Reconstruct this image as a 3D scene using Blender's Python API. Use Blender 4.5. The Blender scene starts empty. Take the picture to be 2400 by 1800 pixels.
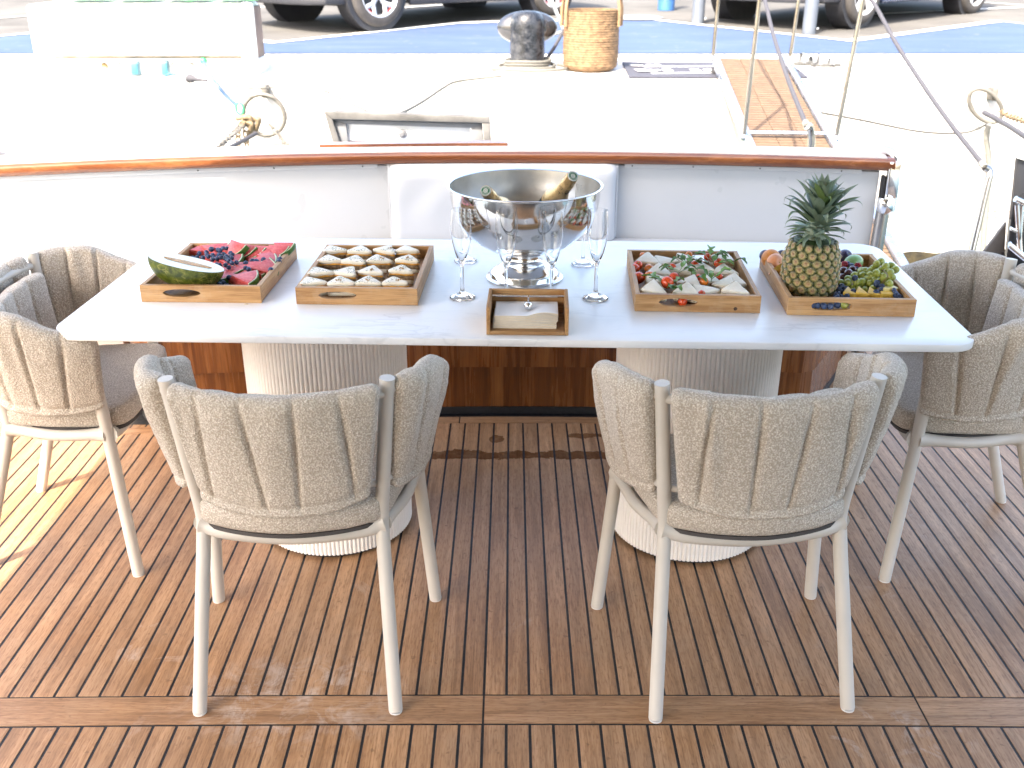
import bpy, bmesh, math, random
from mathutils import Vector, Matrix, Euler, noise
from math import sin, cos, pi, radians, sqrt, exp, atan2
random.seed(7)
S = bpy.context.scene
COL = S.collection
R = random.uniform

# ------------------------------------------------------------------ camera
cd = bpy.data.cameras.new('camera'); cam = bpy.data.objects.new('camera', cd); COL.objects.link(cam)
cd.sensor_width = 36; cd.lens = 36.0; cd.clip_start = 0.05; cd.clip_end = 900
cam.location = (0, 0, 1.65); cam.rotation_euler = (radians(90 - 23.268), 0, 0)
cd.dof.use_dof = True; cd.dof.focus_distance = 2.65; cd.dof.aperture_fstop = 5.6
S.camera = cam
# ------------------------------------------------------------------ world, sun, exposure
SUN_EL, SUN_AZ = 48.0, 212.0
w = bpy.data.worlds.new('World'); S.world = w; w.use_nodes = True
nt = w.node_tree; bg = nt.nodes['Background']
sk = nt.nodes.new('ShaderNodeTexSky'); sk.sky_type = 'NISHITA'; sk.sun_disc = False
sk.sun_elevation = radians(SUN_EL); sk.sun_rotation = radians(SUN_AZ); sk.air_density = 1.0; sk.dust_density = 4.0; sk.ozone_density = 0.4
nt.links.new(sk.outputs[0], bg.inputs[0]); bg.inputs[1].default_value = 0.15
sl = bpy.data.lights.new('sun', 'SUN'); sl.energy = 2.2; sl.angle = radians(0.6); sl.color = (1, .955, .88)
so = bpy.data.objects.new('sun', sl); COL.objects.link(so)
az = radians(SUN_AZ); el = radians(SUN_EL)
so.rotation_euler = Vector((sin(az)*cos(el), cos(az)*cos(el), sin(el))).to_track_quat('Z', 'Y').to_euler()
S.view_settings.view_transform = 'Standard'; S.view_settings.look = 'None'
S.view_settings.exposure = 2.82
S.view_settings.use_white_balance = True; S.view_settings.white_balance_temperature = 7000; S.view_settings.gamma = 1; S.view_settings.use_curve_mapping = False
S.cycles.max_bounces = 10; S.cycles.diffuse_bounces = 5; S.cycles.glossy_bounces = 5
S.cycles.transmission_bounces = 10; S.cycles.transparent_max_bounces = 10
S.cycles.sample_clamp_indirect = 8.0; S.cycles.use_denoising = True
S.cycles.caustics_reflective = False

# ------------------------------------------------------------------ helpers
def tag(o, label=None, cat=None, group=None, kind=None):
    if label: o['label'] = label
    if cat: o['category'] = cat
    if group: o['group'] = group
    if kind: o['kind'] = kind
    return o

def thing(name, label, cat, loc=(0, 0, 0), rz=0, group=None, rot=None):
    o = bpy.data.objects.new(name, None); COL.objects.link(o); o.empty_display_size = .05
    o.location = loc; o.rotation_euler = rot if rot else (0, 0, rz)
    return tag(o, label, cat, group)

def dup(o, loc=None, rz=None, label=None, group=None, parent=None, rot=None, scale=None):
    c = o.copy(); COL.objects.link(c)
    if parent is not None: c.parent = parent
    if loc is not None: c.location = loc
    if rz is not None: c.rotation_euler = (0, 0, rz)
    if rot is not None: c.rotation_euler = rot
    if scale is not None: c.scale = (scale, scale, scale) if not hasattr(scale, '__len__') else scale
    if label: c['label'] = label
    if group: c['group'] = group
    for ch in o.children: dup(ch, parent=c)
    return c

def place(me, name, mat=None, parent=None, loc=(0, 0, 0), rot=(0, 0, 0), scale=(1, 1, 1)):
    o = bpy.data.objects.new(name, me); COL.objects.link(o)
    if mat and not me.materials: me.materials.append(mat)
    if parent: o.parent = parent
    o.location = loc; o.rotation_euler = rot; o.scale = scale
    return o

def frames(pts, closed=False):
    n = len(pts); T = []
    for i in range(n):
        a = pts[(i-1) % n] if (closed or i > 0) else pts[i]
        b = pts[(i+1) % n] if (closed or i < n-1) else pts[i]
        T.append((b-a).normalized())
    up = Vector((0, 0, 1)) if abs(T[0].z) < .9 else Vector((1, 0, 0))
    N = [(up - T[0]*up.dot(T[0])).normalized()]
    for i in range(1, n):
        v = N[-1] - T[i]*N[-1].dot(T[i])
        N.append(v.normalized() if v.length > 1e-6 else N[-1])
    return T, N

def spline(pts, k=8, closed=False):
    P = [Vector(p) for p in pts]; n = len(P); out = []
    segs = n if closed else n-1
    for i in range(segs):
        p1, p2 = P[i], P[(i+1) % n]
        p0 = P[(i-1) % n] if (closed or i > 0) else p1*2-p2
        p3 = P[(i+2) % n] if (closed or i < n-2) else p2*2-p1
        for j in range(k):
            t = j/k
            out.append(.5*((2*p1)+(p2-p0)*t+(2*p0-5*p1+4*p2-p3)*t*t+(3*p1-p0-3*p2+p3)*t**3))
    if not closed: out.append(P[-1])
    return out

class MB:
    def __init__(s): s.v = []; s.f = []; s.m = []
    def add(s, v, f, m=0, M=None):
        b = len(s.v)
        s.v += [tuple(M @ Vector(p)) if M else tuple(p) for p in v]
        s.f += [tuple(b+i for i in q) for q in f]; s.m += [m]*len(f); return s
    def box(s, c, d, rot=None, m=0):
        x, y, z = d[0]/2, d[1]/2, d[2]/2
        v = [(-x,-y,-z),(x,-y,-z),(x,y,-z),(-x,y,-z),(-x,-y,z),(x,-y,z),(x,y,z),(-x,y,z)]
        f = [(0,3,2,1),(4,5,6,7),(0,1,5,4),(1,2,6,5),(2,3,7,6),(3,0,4,7)]
        M = Matrix.Translation(c)
        if rot: M = M @ Euler(rot).to_matrix().to_4x4()
        return s.add(v, f, m, M)
    def tube(s, pts, r, n=10, closed=False, caps=True, m=0, flat=1.0, twist=None):
        P = [Vector(p) for p in pts]; T, N = frames(P, closed); L = len(P)
        rr = r if hasattr(r, '__len__') else [r]*L
        v = []; f = []
        for i in range(L):
            B = T[i].cross(N[i])
            for j in range(n):
                a = 2*pi*j/n
                v.append(P[i] + N[i]*cos(a)*rr[i] + B*sin(a)*rr[i]*flat)
        for i in range(L if closed else L-1):
            a, b = i*n, ((i+1) % L)*n
            for j in range(n):
                k = (j+1) % n; f.append((a+j, a+k, b+k, b+j))
        if caps and not closed:
            f.append(tuple(reversed(range(n)))); f.append(tuple((L-1)*n+j for j in range(n)))
        return s.add(v, f, m)
    def lathe(s, prof, n=32, M=None, m=0, closed=False, caps=False):
        v = []; f = []; L = len(prof)
        for (r, z) in prof:
            for j in range(n):
                a = 2*pi*j/n; v.append((r*cos(a), r*sin(a), z))
        for i in range(L if closed else L-1):
            a, b = i*n, ((i+1) % L)*n
            for j in range(n):
                k = (j+1) % n; f.append((a+j, a+k, b+k, b+j))
        if caps:
            if prof[0][0] > 1e-5: f.append(tuple(reversed(range(n))))
            if prof[-1][0] > 1e-5: f.append(tuple((L-1)*n+j for j in range(n)))
        return s.add(v, f, m, M)
    def ball(s, c, r, n=16, k=10, M=None, m=0):
        rx, ry, rz = r if hasattr(r, '__len__') else (r, r, r)
        v = [(0, 0, -1)]; f = []
        for i in range(1, k):
            t = -pi/2+pi*i/k
            for j in range(n): v.append((cos(t)*cos(2*pi*j/n), cos(t)*sin(2*pi*j/n), sin(t)))
        v.append((0, 0, 1)); e = len(v)-1
        for j in range(n):
            q = (j+1) % n
            f.append((0, 1+q, 1+j)); f.append((e, e-n+j, e-n+q))
            for i in range(k-2):
                a = 1+i*n; f.append((a+j, a+q, a+n+q, a+n+j))
        T = Matrix.Translation(c) @ (M if M else Matrix.Identity(4)) @ Matrix.Diagonal((rx, ry, rz, 1))
        return s.add(v, f, m, T)
    def prism(s, poly, z0, z1, M=None, m=0):
        n = len(poly)
        v = [(x, y, z0) for x, y in poly]+[(x, y, z1) for x, y in poly]
        f = [tuple(reversed(range(n))), tuple(range(n, 2*n))]+[(i, (i+1) % n, n+(i+1) % n, n+i) for i in range(n)]
        return s.add(v, f, m, M)
    def grid(s, rows, m=0, closeu=False, closev=False):
        nu, nv = len(rows), len(rows[0]); v = [p for r in rows for p in r]; f = []
        for i in range(nu if closeu else nu-1):
            for j in range(nv if closev else nv-1):
                a, b = i*nv, ((i+1) % nu)*nv; k = (j+1) % nv
                f.append((a+j, b+j, b+k, a+k))
        return s.add(v, f, m)
    def mesh(s, name, mats, bevel=0, seg=2, smooth=40, off=None):
        me = bpy.data.meshes.new(name)
        v = [tuple(Vector(p)-off) for p in s.v] if off is not None else s.v
        me.from_pydata(v, [], s.f)
        mats = mats if isinstance(mats, (list, tuple)) else [mats]
        for mm in mats: me.materials.append(mm)
        me.polygons.foreach_set('material_index', s.m)
        bm = bmesh.new(); bm.from_mesh(me)
        bmesh.ops.recalc_face_normals(bm, faces=bm.faces)
        if bevel:
            ed = [e for e in bm.edges if len(e.link_faces) == 2 and e.calc_face_angle(0) > .5]
            bmesh.ops.bevel(bm, geom=ed, offset=bevel, segments=seg, profile=.5, affect='EDGES', clamp_overlap=True)
        bm.to_mesh(me); bm.free()
        if smooth:
            me.polygons.foreach_set('use_smooth', [True]*len(me.polygons))
            if smooth < 180: me.set_sharp_from_angle(angle=radians(smooth))
        me.update(); return me
    def build(s, name, mats, parent=None, world=False, bevel=0, seg=2, smooth=40, loc=(0, 0, 0), rot=(0, 0, 0)):
        off = parent.location if (world and parent) else None
        o = bpy.data.objects.new(name, s.mesh(name, mats, bevel, seg, smooth, off)); COL.objects.link(o)
        if parent: o.parent = parent
        o.location = loc; o.rotation_euler = rot
        return o

# ------------------------------------------------------------------ materials
class NT:
    def __init__(s, name):
        s.mat = bpy.data.materials.new(name); s.mat.use_nodes = True
        s.t = s.mat.node_tree; s.b = s.t.nodes['Principled BSDF']
        s.tc = s.t.nodes.new('ShaderNodeTexCoord'); s.oi = None
    def node(s, typ, ins=None, **kw):
        n = s.t.nodes.new(typ)
        for k, v in kw.items(): setattr(n, k, v)
        if ins:
            for k, v in ins.items(): s.set(n.inputs[k], v)
        return n
    def set(s, sock, v):
        if isinstance(v, bpy.types.NodeSocket): s.t.links.new(v, sock)
        else:
            if sock.type == 'RGBA' and hasattr(v, '__len__') and len(v) == 3: v = (*v, 1)
            sock.default_value = v
    def coord(s, scale=(1, 1, 1), rnd=True, kind='Object', rot=(0, 0, 0)):
        mp = s.node('ShaderNodeMapping', {'Vector': s.tc.outputs[kind], 'Scale': scale, 'Rotation': rot})
        if rnd:
            if not s.oi: s.oi = s.node('ShaderNodeObjectInfo')
            mul = s.node('ShaderNodeMath', {0: s.oi.outputs['Random'], 1: 37.0}, operation='MULTIPLY')
            s.t.links.new(mul.outputs[0], mp.inputs['Location'])
        return mp.outputs[0]
    def noise(s, vec, scale, detail=3, rough=.55, dist=0):
        return s.node('ShaderNodeTexNoise', {'Vector': vec, 'Scale': scale, 'Detail': detail, 'Roughness': rough, 'Distortion': dist}).outputs[0]
    def ramp(s, fac, stops):
        n = s.node('ShaderNodeValToRGB'); e = n.color_ramp.elements
        while len(e) < len(stops): e.new(.5)
        for q, (p, c) in zip(e, stops):
            q.position = p; q.color = (*c, 1) if hasattr(c, '__len__') else (c, c, c, 1)
        s.set(n.inputs[0], fac); return n.outputs[0]
    def mix(s, fac, a, b, mode='MIX'):
        n = s.node('ShaderNodeMix', data_type='RGBA', blend_type=mode)
        s.set(n.inputs[0], fac); s.set(n.inputs[6], a); s.set(n.inputs[7], b); return n.outputs[2]
    def math(s, op, a, b=0):
        return s.node('ShaderNodeMath', {0: a, 1: b}, operation=op).outputs[0]
    def bump(s, h, strength=.3, dist=.002, prev=None):
        n = s.node('ShaderNodeBump', {'Height': h, 'Strength': strength, 'Distance': dist})
        if prev: s.t.links.new(prev, n.inputs['Normal'])
        return n.outputs[0]
    def out(s, **kw):
        for k, v in kw.items(): s.set(s.b.inputs[k.replace('_', ' ')], v)
        return s.mat

def simple(name, col, rough=.5, metal=0, var=.12, vs=8, bump=0, bs=200, bd=.001, spec=.5, coat=0, rv=.1):
    n = NT(name); c = n.coord()
    k = n.noise(c, vs, 4)
    lo = tuple(x*(1-var) for x in col); hi = tuple(min(1, x*(1+var)) for x in col)
    cc = n.ramp(k, [(.3, lo), (.7, hi)])
    kw = dict(Base_Color=cc, Metallic=metal, Specular_IOR_Level=spec, Coat_Weight=coat)
    kw['Roughness'] = n.ramp(n.noise(c, vs*1.7, 3), [(.3, max(0, rough-rv)), (.7, min(1, rough+rv))])
    if bump: kw['Normal'] = n.bump(n.noise(c, bs, 3), bump, bd)
    return n.out(**kw)

def wood(name, lo, mid, hi, axis=0, rough=.45, scale=1.0, bump=.15, coat=0, knots=False, rnd=True, tone=.25):
    n = NT(name); sc = [45*scale]*3; sc[axis] = 2.2*scale
    c = n.coord(tuple(sc), rnd)
    g = n.noise(c, 1.0, 6, .6, .6)
    sc2 = [320*scale]*3; sc2[axis] = 12*scale
    f = n.noise(n.coord(tuple(sc2), rnd), 1.0, 2, .5)
    col = n.ramp(g, [(.30, lo), (.5, mid), (.72, hi)])
    col = n.mix(n.ramp(f, [(.35, .5), (.5, 0.0)]), col, lo)
    if rnd:
        t = n.math('MULTIPLY_ADD', n.oi.outputs['Random'], 2*tone); n.t.nodes[-1].inputs[2].default_value = 1-tone
        hs = n.node('ShaderNodeHueSaturation', {'Color': col, 'Value': t}); col = hs.outputs[0]
    return n, col, g, f

# ---- fabrics, metals, woods, paints
def mk_boucle(name, a, b):
    n = NT(name); c = n.coord((1, 1, 1), False)
    loops = n.node('ShaderNodeTexVoronoi', {'Vector': c, 'Scale': 230.0, 'Randomness': 1.0}).outputs['Distance']
    k = n.noise(c, 330, 2, .6)
    kk = n.math('MULTIPLY_ADD', k, .9); n.t.nodes[-1].inputs[2].default_value = -.05
    kk = n.math('SUBTRACT', kk, n.math('MULTIPLY', loops, .45))
    col = n.ramp(kk, [(.10, b), (.46, a), (.66, tuple(min(1, x*1.14) for x in a))])
    h = n.math('ADD', n.math('MULTIPLY', loops, -1.2), n.math('MULTIPLY', k, 1.0))
    bp = n.bump(h, .55, .003)
    return n.out(Base_Color=col, Roughness=.95, Normal=bp, Sheen_Weight=.25, Sheen_Roughness=.5, Specular_IOR_Level=.15)
M_boucle = mk_boucle('boucle_fabric', (.80, .745, .68), (.41, .355, .295))
M_frame = simple('taupe_powder_coat', (.56, .53, .49), .42, var=.03, bump=.12, bs=900, bd=.0004)
M_glide = simple('white_plastic', (.72, .72, .71), .4, var=.03)
M_web = simple('dark_webbing', (.06, .055, .055), .8, bump=.3, bs=300)
M_lining = simple('bounce_canopy_lining', (.72, .68, .63), .55, var=.1, vs=2)  # unseen underside made pale to bounce extra light onto table and seats
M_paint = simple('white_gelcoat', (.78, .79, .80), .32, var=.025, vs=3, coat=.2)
M_bul = simple('shade_grey_gelcoat', (.455, .475, .50), .36, var=.025, vs=3, coat=.1)  # white gelcoat greyed in colour to stand in for shade on bulwark and bench
M_vinyl = simple('white_vinyl', (.50, .52, .55), .5, var=.03, vs=4, bump=.15, bs=350, bd=.0005)
M_plaster = simple('white_plaster', (.86, .835, .81), .75, var=.05, vs=10, bump=.2, bs=160, bd=.001)
M_steel = simple('polished_steel', (.72, .72, .73), .12, 1, var=.05, vs=5, rv=.06)
M_steel_b = simple('brushed_steel', (.52, .50, .475), .40, 1, var=.15, vs=14, rv=.08, bump=.08, bs=90)
M_steel_d = simple('dim_reflection_steel', (.36, .34, .32), .18, 1, var=.15, vs=6, rv=.06)  # steel darkened in colour to imitate the dim deck it mirrors
M_chrome = simple('chrome', (.82, .82, .84), .06, 1, var=.02, rv=.03)
M_black = simple('black_rubber', (.02, .02, .024), .55, var=.2)
M_seam = simple('deck_caulk', (.012, .013, .017), .55, var=.3, vs=30)

def mk_teak(name, axis):
    n, col, g, f = wood(name, (.225, .112, .050), (.39, .213, .106), (.52, .305, .165), axis, scale=.9, tone=.09)
    geo = n.node('ShaderNodeNewGeometry'); pos = geo.outputs['Position']
    sxp = n.node('ShaderNodeSeparateXYZ', {0: pos})
    blot = n.noise(pos, 2.6, 5, .65)
    col = n.mix(n.ramp(blot, [(.42, 0.0), (.72, .40)]), col, (.36, .25, .175))        # weathered silvering
    dk = n.noise(pos, 1.3, 4, .6, .4)
    col = n.mix(n.ramp(dk, [(.56, 0.0), (.76, .45)]), col, (.12, .06, .03))            # old damp marks
    spk = n.noise(pos, 46, 2, .5)
    col = n.mix(n.ramp(spk, [(.66, 0.0), (.74, .5)]), col, (.12, .06, .03))
    salt = n.math('MULTIPLY', n.ramp(n.noise(pos, 7, 5, .7, 1.2), [(.58, 0.0), (.68, 1.0)]), n.ramp(n.noise(pos, 1.7, 2), [(.56, 0.0), (.66, .55)]))
    dx = n.math('MULTIPLY', n.math('ADD', sxp.outputs[0], .52), 3.2); dy = n.math('MULTIPLY', n.math('SUBTRACT', sxp.outputs[1], 1.94), 5.5)
    near = n.ramp(n.math('ADD', n.math('MULTIPLY', dx, dx), n.math('MULTIPLY', dy, dy)), [(.2, .6), (1.0, 0.0)])
    salt = n.math('MAXIMUM', salt, n.math('MULTIPLY', near, n.ramp(n.noise(pos, 13, 5, .75, .8), [(.46, 0.0), (.62, 1.0)])))
    col = n.mix(salt, col, (.55, .46, .40))                                            # dried salt
    sx = n.node('ShaderNodeSeparateXYZ', {0: pos})
    wob = n.math('MULTIPLY', n.math('SUBTRACT', n.noise(pos, 9, 5, .7), .5), .11)
    yy = n.math('ADD', sx.outputs[1], wob)
    band = n.math('ABSOLUTE', n.math('SUBTRACT', yy, 3.207))
    band = n.ramp(band, [(.026, 1.0), (.031, 0.0)])
    inx = n.math('ABSOLUTE', n.math('SUBTRACT', sx.outputs[0], .03))
    inx = n.ramp(inx, [(.41, 1.0), (.45, 0.0)])
    wet = n.math('MULTIPLY', band, inx)
    for (x, y, rx, ry) in ((-.055, 3.33, .03, .03), (.27, 3.36, .07, .022)):
        dx = n.math('DIVIDE', n.math('SUBTRACT', sx.outputs[0], x), rx)
        dy = n.math('DIVIDE', n.math('SUBTRACT', yy, y), ry)
        d = n.math('ADD', n.math('MULTIPLY', dx, dx), n.math('MULTIPLY', dy, dy))
        wet = n.math('MAXIMUM', wet, n.ramp(d, [(.75, .85), (1.0, 0.0)]))
    col = n.mix(n.math('MULTIPLY', wet, .85), col, (.075, .026, .008))
    pore = n.noise(n.coord((230, 230, 230) if False else ((36, 260, 260) if axis == 0 else (260, 36, 260)), True), 1.0, 2, .6)
    col = n.mix(n.ramp(pore, [(.30, .55), (.52, 0.0)]), col, (.16, .075, .035))
    mot = n.noise(pos, 17, 4, .65)
    col = n.mix(n.ramp(mot, [(.50, 0.0), (.78, .30)]), col, (.42, .28, .17))
    rg = n.ramp(blot, [(.35, .36), (.7, .52)])
    rg = n.mix(wet, rg, (.18, .18, .18))
    bp = n.bump(f, .25, .0006, n.bump(g, .25, .0008))
    return n.out(Base_Color=col, Roughness=rg, Normal=bp, Specular_IOR_Level=.45)
M_teak = mk_teak('teak_deck', 1)
M_teak_x = mk_teak('teak_deck_across', 0)

def mk_varnish(name, lo, mid, hi, axis, rough=.22, tone=.0, scale=.7):
    n, col, g, f = wood(name, lo, mid, hi, axis, scale=scale, rnd=tone > 0, tone=tone)
    big = n.noise(n.coord((6, 6, 1.2) if axis == 2 else (1.5, 6, 6), False), 1.0, 3)
    col = n.mix(n.ramp(big, [(.4, 0.0), (.7, .55)]), col, lo)
    return n.out(Base_Color=col, Roughness=n.ramp(g, [(.3, rough-.06), (.7, rough+.1)]), Coat_Weight=.35, Coat_Roughness=.15, Normal=n.bump(g, .08, .001))
M_mahog = mk_varnish('varnished_mahogany', (.075, .020, .005), (.195, .064, .014), (.31, .12, .032), 2, .25, .12)
M_cap = mk_varnish('varnished_cap_rail', (.10, .028, .010), (.20, .066, .022), (.30, .11, .035), 0, .2)
def mk_captop():
    n, col, g, f = wood('weathered_cap_top', (.36, .31, .28), (.48, .43, .39), (.58, .54, .50), 0, rnd=False)
    return n.out(Base_Color=col, Roughness=.7, Normal=n.bump(g, .3, .001))
M_captop = mk_captop()
def mk_tray(name, axis, k=1.0):
    n, col, g, f = wood(name, (.24*k, .115*k, .040*k), (.43*k, .235*k, .095*k), (.54*k, .33*k, .155*k), axis, scale=1.3, tone=.10)
    bl = n.noise(n.coord((1, 1, 1)), 22, 4, .7)
    col = n.mix(n.ramp(bl, [(.5, 0.0), (.75, .45)]), col, (.5*k, .36*k, .23*k))
    return n.out(Base_Color=col, Roughness=.55, Normal=n.bump(f, .2, .0005))
M_tray_x = mk_tray('tray_wood_across', 0); M_tray_y = mk_tray('tray_wood_along', 1)
M_tray_floor = mk_tray('tray_floor_wood', 1, .62)
M_bamboo_x = mk_tray('bamboo_across', 0, .95); M_bamboo_y = mk_tray('bamboo_along', 1, 1.0)

def mk_marble():
    n = NT('white_marble_look'); c = n.coord((1, 1, 1), False)
    d = n.node('ShaderNodeTexNoise', {'Vector': c, 'Scale': 1.6, 'Detail': 5.0, 'Roughness': .6}).outputs['Color']
    wv = n.node('ShaderNodeVectorMath', {0: d, 1: (.55, .22, 0)}, operation='MULTIPLY').outputs[0]
    cv = n.node('ShaderNodeVectorMath', {0: n.coord((.8, 2.6, 1), False, rot=(0, 0, .12)), 1: wv}, operation='ADD').outputs[0]
    a = n.noise(cv, 3.2, 4, .6); b = n.noise(cv, 1.5, 5, .6)
    v1 = n.ramp(n.math('ABSOLUTE', n.math('SUBTRACT', a, .5)), [(0.0, 1.0), (.014, 0.0)])
    v2 = n.ramp(n.math('ABSOLUTE', n.math('SUBTRACT', b, .53)), [(0.0, 1.0), (.012, .22), (.05, 0.0)])
    msk = n.ramp(n.noise(c, 2.3, 2), [(.40, .05), (.62, 1.0)])
    v = n.math('MULTIPLY', n.math('MAXIMUM', n.math('MULTIPLY', v1, .5), v2), msk)
    base = n.ramp(n.noise(c, 4, 3), [(.3, (.74, .755, .775)), (.7, (.785, .795, .81))])
    col = n.mix(n.math('MULTIPLY', v, .45), base, (.42, .44, .47))
    return n.out(Base_Color=col, Roughness=.30, Specular_IOR_Level=.4)
M_marble = mk_marble()

def mk_glass():
    n = NT('clear_acrylic')
    return n.out(Base_Color=(.985, .99, .99), Roughness=.02, IOR=1.42, Transmission_Weight=1.0)
M_glass = mk_glass()

# =================================================================== the boat
def yb(x): return 4.30 - .0675*x*x                 # inner line of the curved stern bulwark
# ---- deck: black caulk bed with teak planks laid proud of it
mb = MB(); mb.box((0, .6, -.0515), (5.6, 7.6, .1))
deck = mb.build('deck', M_seam, smooth=0); tag(deck, kind='structure')
PITCH, SEAM = .054, .0067
def plank_mesh(L, wd=PITCH-SEAM, th=.016):
    m = MB(); m.box((0, L/2, -th/2), (wd, L, th)); return m.mesh('plank', M_teak, bevel=.0006, seg=1, smooth=0)
pm_front = plank_mesh(2.2); pm_mid = plank_mesh(1.508); pm_long = plank_mesh(2.3)
def bend(x): return -.007*x*x
for i in range(-27, 27):
    x = .041 + (i+.5)*PITCH
    place(pm_front, 'plank', None, deck, (x, -.347+bend(x), 0))
for i in range(-49, 46):
    x = .041 + (i+.5)*PITCH
    if -1.47 < x < 1.20: place(pm_mid, 'plank', None, deck, (x, 1.9585+bend(x), 0))
    else: place(pm_long, 'plank', None, deck, (x, 1.9585+bend(x), 0))
def cross_board(x0, x1, y0, y1, n=14):
    rows = []
    xs = [x0+(x1-x0)*k/n for k in range(n+1)]
    m = MB()
    for k in range(n):
        a, b = xs[k], xs[k+1]
    v = []; f = []
    for x in xs:
        for (y, z) in ((y0, -.016), (y0, 0), (y1, 0), (y1, -.016)): v.append((x, y+bend(x), z))
    for k in range(n):
        for j in range(4): f.append((4*k+j, 4*k+4+j, 4*k+4+(j+1) % 4, 4*k+(j+1) % 4))
    f += [(0, 1, 2, 3), tuple(4*n+j for j in (3, 2, 1, 0))]
    m.add(v, f); return m.build('margin_board', M_teak_x, deck, smooth=0)
for a, b in ((-2.7, -.0695), (-.0645, .9565), (.9615, 2.7)): cross_board(a, b, 1.859, 1.953)
def yf(x): return 3.53 - .05*x*x                   # front line of the bench base
def strip_board(x0, x1):
    m = MB(); v = []; f = []; n = 12
    for k in range(n+1):
        x = x0+(x1-x0)*k/n
        for (y, z) in ((yf(x)-.060, -.016), (yf(x)-.060, .001), (yf(x)-.008, .001), (yf(x)-.008, -.016)): v.append((x, y, z))
    for k in range(n):
        for j in range(4): f.append((4*k+j, 4*k+4+j, 4*k+4+(j+1) % 4, 4*k+(j+1) % 4))
    f += [(0, 1, 2, 3), tuple(4*n+j for j in (3, 2, 1, 0))]
    m.add(v, f); m.build('edge_board', M_teak_x, deck, smooth=0)
strip_board(-1.47, -.2); strip_board(-.195, 1.12)

# ---- bench with varnished base
bench = thing('stern_bench', 'built-in stern bench with varnished mahogany base and white seat behind the table', 'bench', (0, 3.8, 0))
def base_outline(off, x0=-1.43, x1=1.13):
    p = []
    for k in range(25):
        x = x0+.14+(x1-.06-x0-.14)*k/24; p.append((x, yf(x)+off))
    p += [(x1-off*.6, yf(x1)+.05), (x1+.31-off*.6, 4.06)]
    p += [(x0+off, 4.02)]
    cy = yf(x0)+.14+off
    for k in range(9):
        a = pi+pi/2*k/8; p.append((x0+.14+off+(.14)*cos(a), cy+.14*sin(a)))
    return p
mb = MB(); mb.prism(base_outline(.022), .03, .196); mb.build('lower_panel', M_mahog, bench, True, smooth=30)
mb = MB(); mb.prism(base_outline(.012), .196, .41); mb.build('upper_panel', M_mahog, bench, True, smooth=30)
mb = MB(); mb.prism(base_outline(.016), .002, .03); mb.build('skirting', M_seam, bench, True, smooth=30)
# white seat
p = []
for k in range(31):
    x = -2.45+(1.52+2.45)*k/30; p.append((x, yf(x)-.02))
for k in range(31):
    x = 1.50-(1.50+2.45)*k/30; p.append((x, yb(x)-.002))
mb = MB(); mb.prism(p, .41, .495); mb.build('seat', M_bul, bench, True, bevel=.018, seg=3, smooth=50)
mb = MB(); mb.prism([(-2.5, 3.52), (-1.46, 3.60), (-1.46, 4.05), (-2.5, 3.8)], .0, .409); mb.build('side_panel', M_paint, bench, True, bevel=.01)
mb = MB(); mb.lathe([(.0, 0), (.004, 0), (.004, .003), (0, .003)], 12, Matrix.Translation((.42, 3.527, .355)) @ Matrix.Rotation(pi/2, 4, 'X')); 
mb.build('screw_cap', M_cap, bench, True)

# ---- bulwark
bul = thing('stern_bulwark', 'white curved stern bulwark with varnished wooden cap rail behind the bench', 'bulwark', (0, 4.3, 0))
def sweep(prof, x0, x1, n=60, off=0.0):
    m = MB(); rows = []
    for k in range(n+1):
        x = x0+(x1-x0)*k/n; s = -.135*x; L = sqrt(1+s*s); nx, ny = -s/L, 1/L   # outward normal
        rows.append([(x+nx*o, yb(x)+ny*o, z) for (o, z) in prof])
    m.grid(rows, closev=True); N = len(prof); e = (n)*N
    m.f += [tuple(range(N)), tuple(e+N-1-i for i in range(N))]; m.m += [0, 0]
    return m
XL, XR = -2.75, 1.49
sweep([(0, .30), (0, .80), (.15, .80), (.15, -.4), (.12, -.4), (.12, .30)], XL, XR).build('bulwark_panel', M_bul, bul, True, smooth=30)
cap = [(-.030, .812), (-.038, .822), (-.040, .836), (-.034, .849), (-.024, .856), (.17, .856), (.185, .845), (.185, .822), (.17, .81)]
sweep(cap, XL, XR+.05).build('cap_rail', M_cap, bul, True, smooth=60)
sweep([(-.012, .8562), (-.010, .8605), (.168, .8605), (.17, .8562)], XL, XR+.02).build('cap_top', M_captop, bul, True, smooth=30)
sweep([(.10, .8607), (.10, .872), (.165, .872), (.165, .8607)], -.80, -.02, 20).build('rail_strip', M_cap, bul, True, smooth=30)
for (a, b) in ((XL, -1.765), (-1.955, -.56), (.47, 1.42)):
    mm = sweep([(-.009, .790), (-.012, .794), (-.012, .808), (-.009, .8115), (-.001, .8115), (-.001, .790)], a, b, 24)
    mm.build('trim_strip', M_bul, bul, True, smooth=30)
for x in (-1.28, -.98, -.62, .5, .75, 1.02, 1.34):
    mb = MB(); mb.ball((x, yb(x)-.0125, .801), (.0035, .002, .0035), 8, 6); mb.build('screw', M_black, bul, True)

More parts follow.
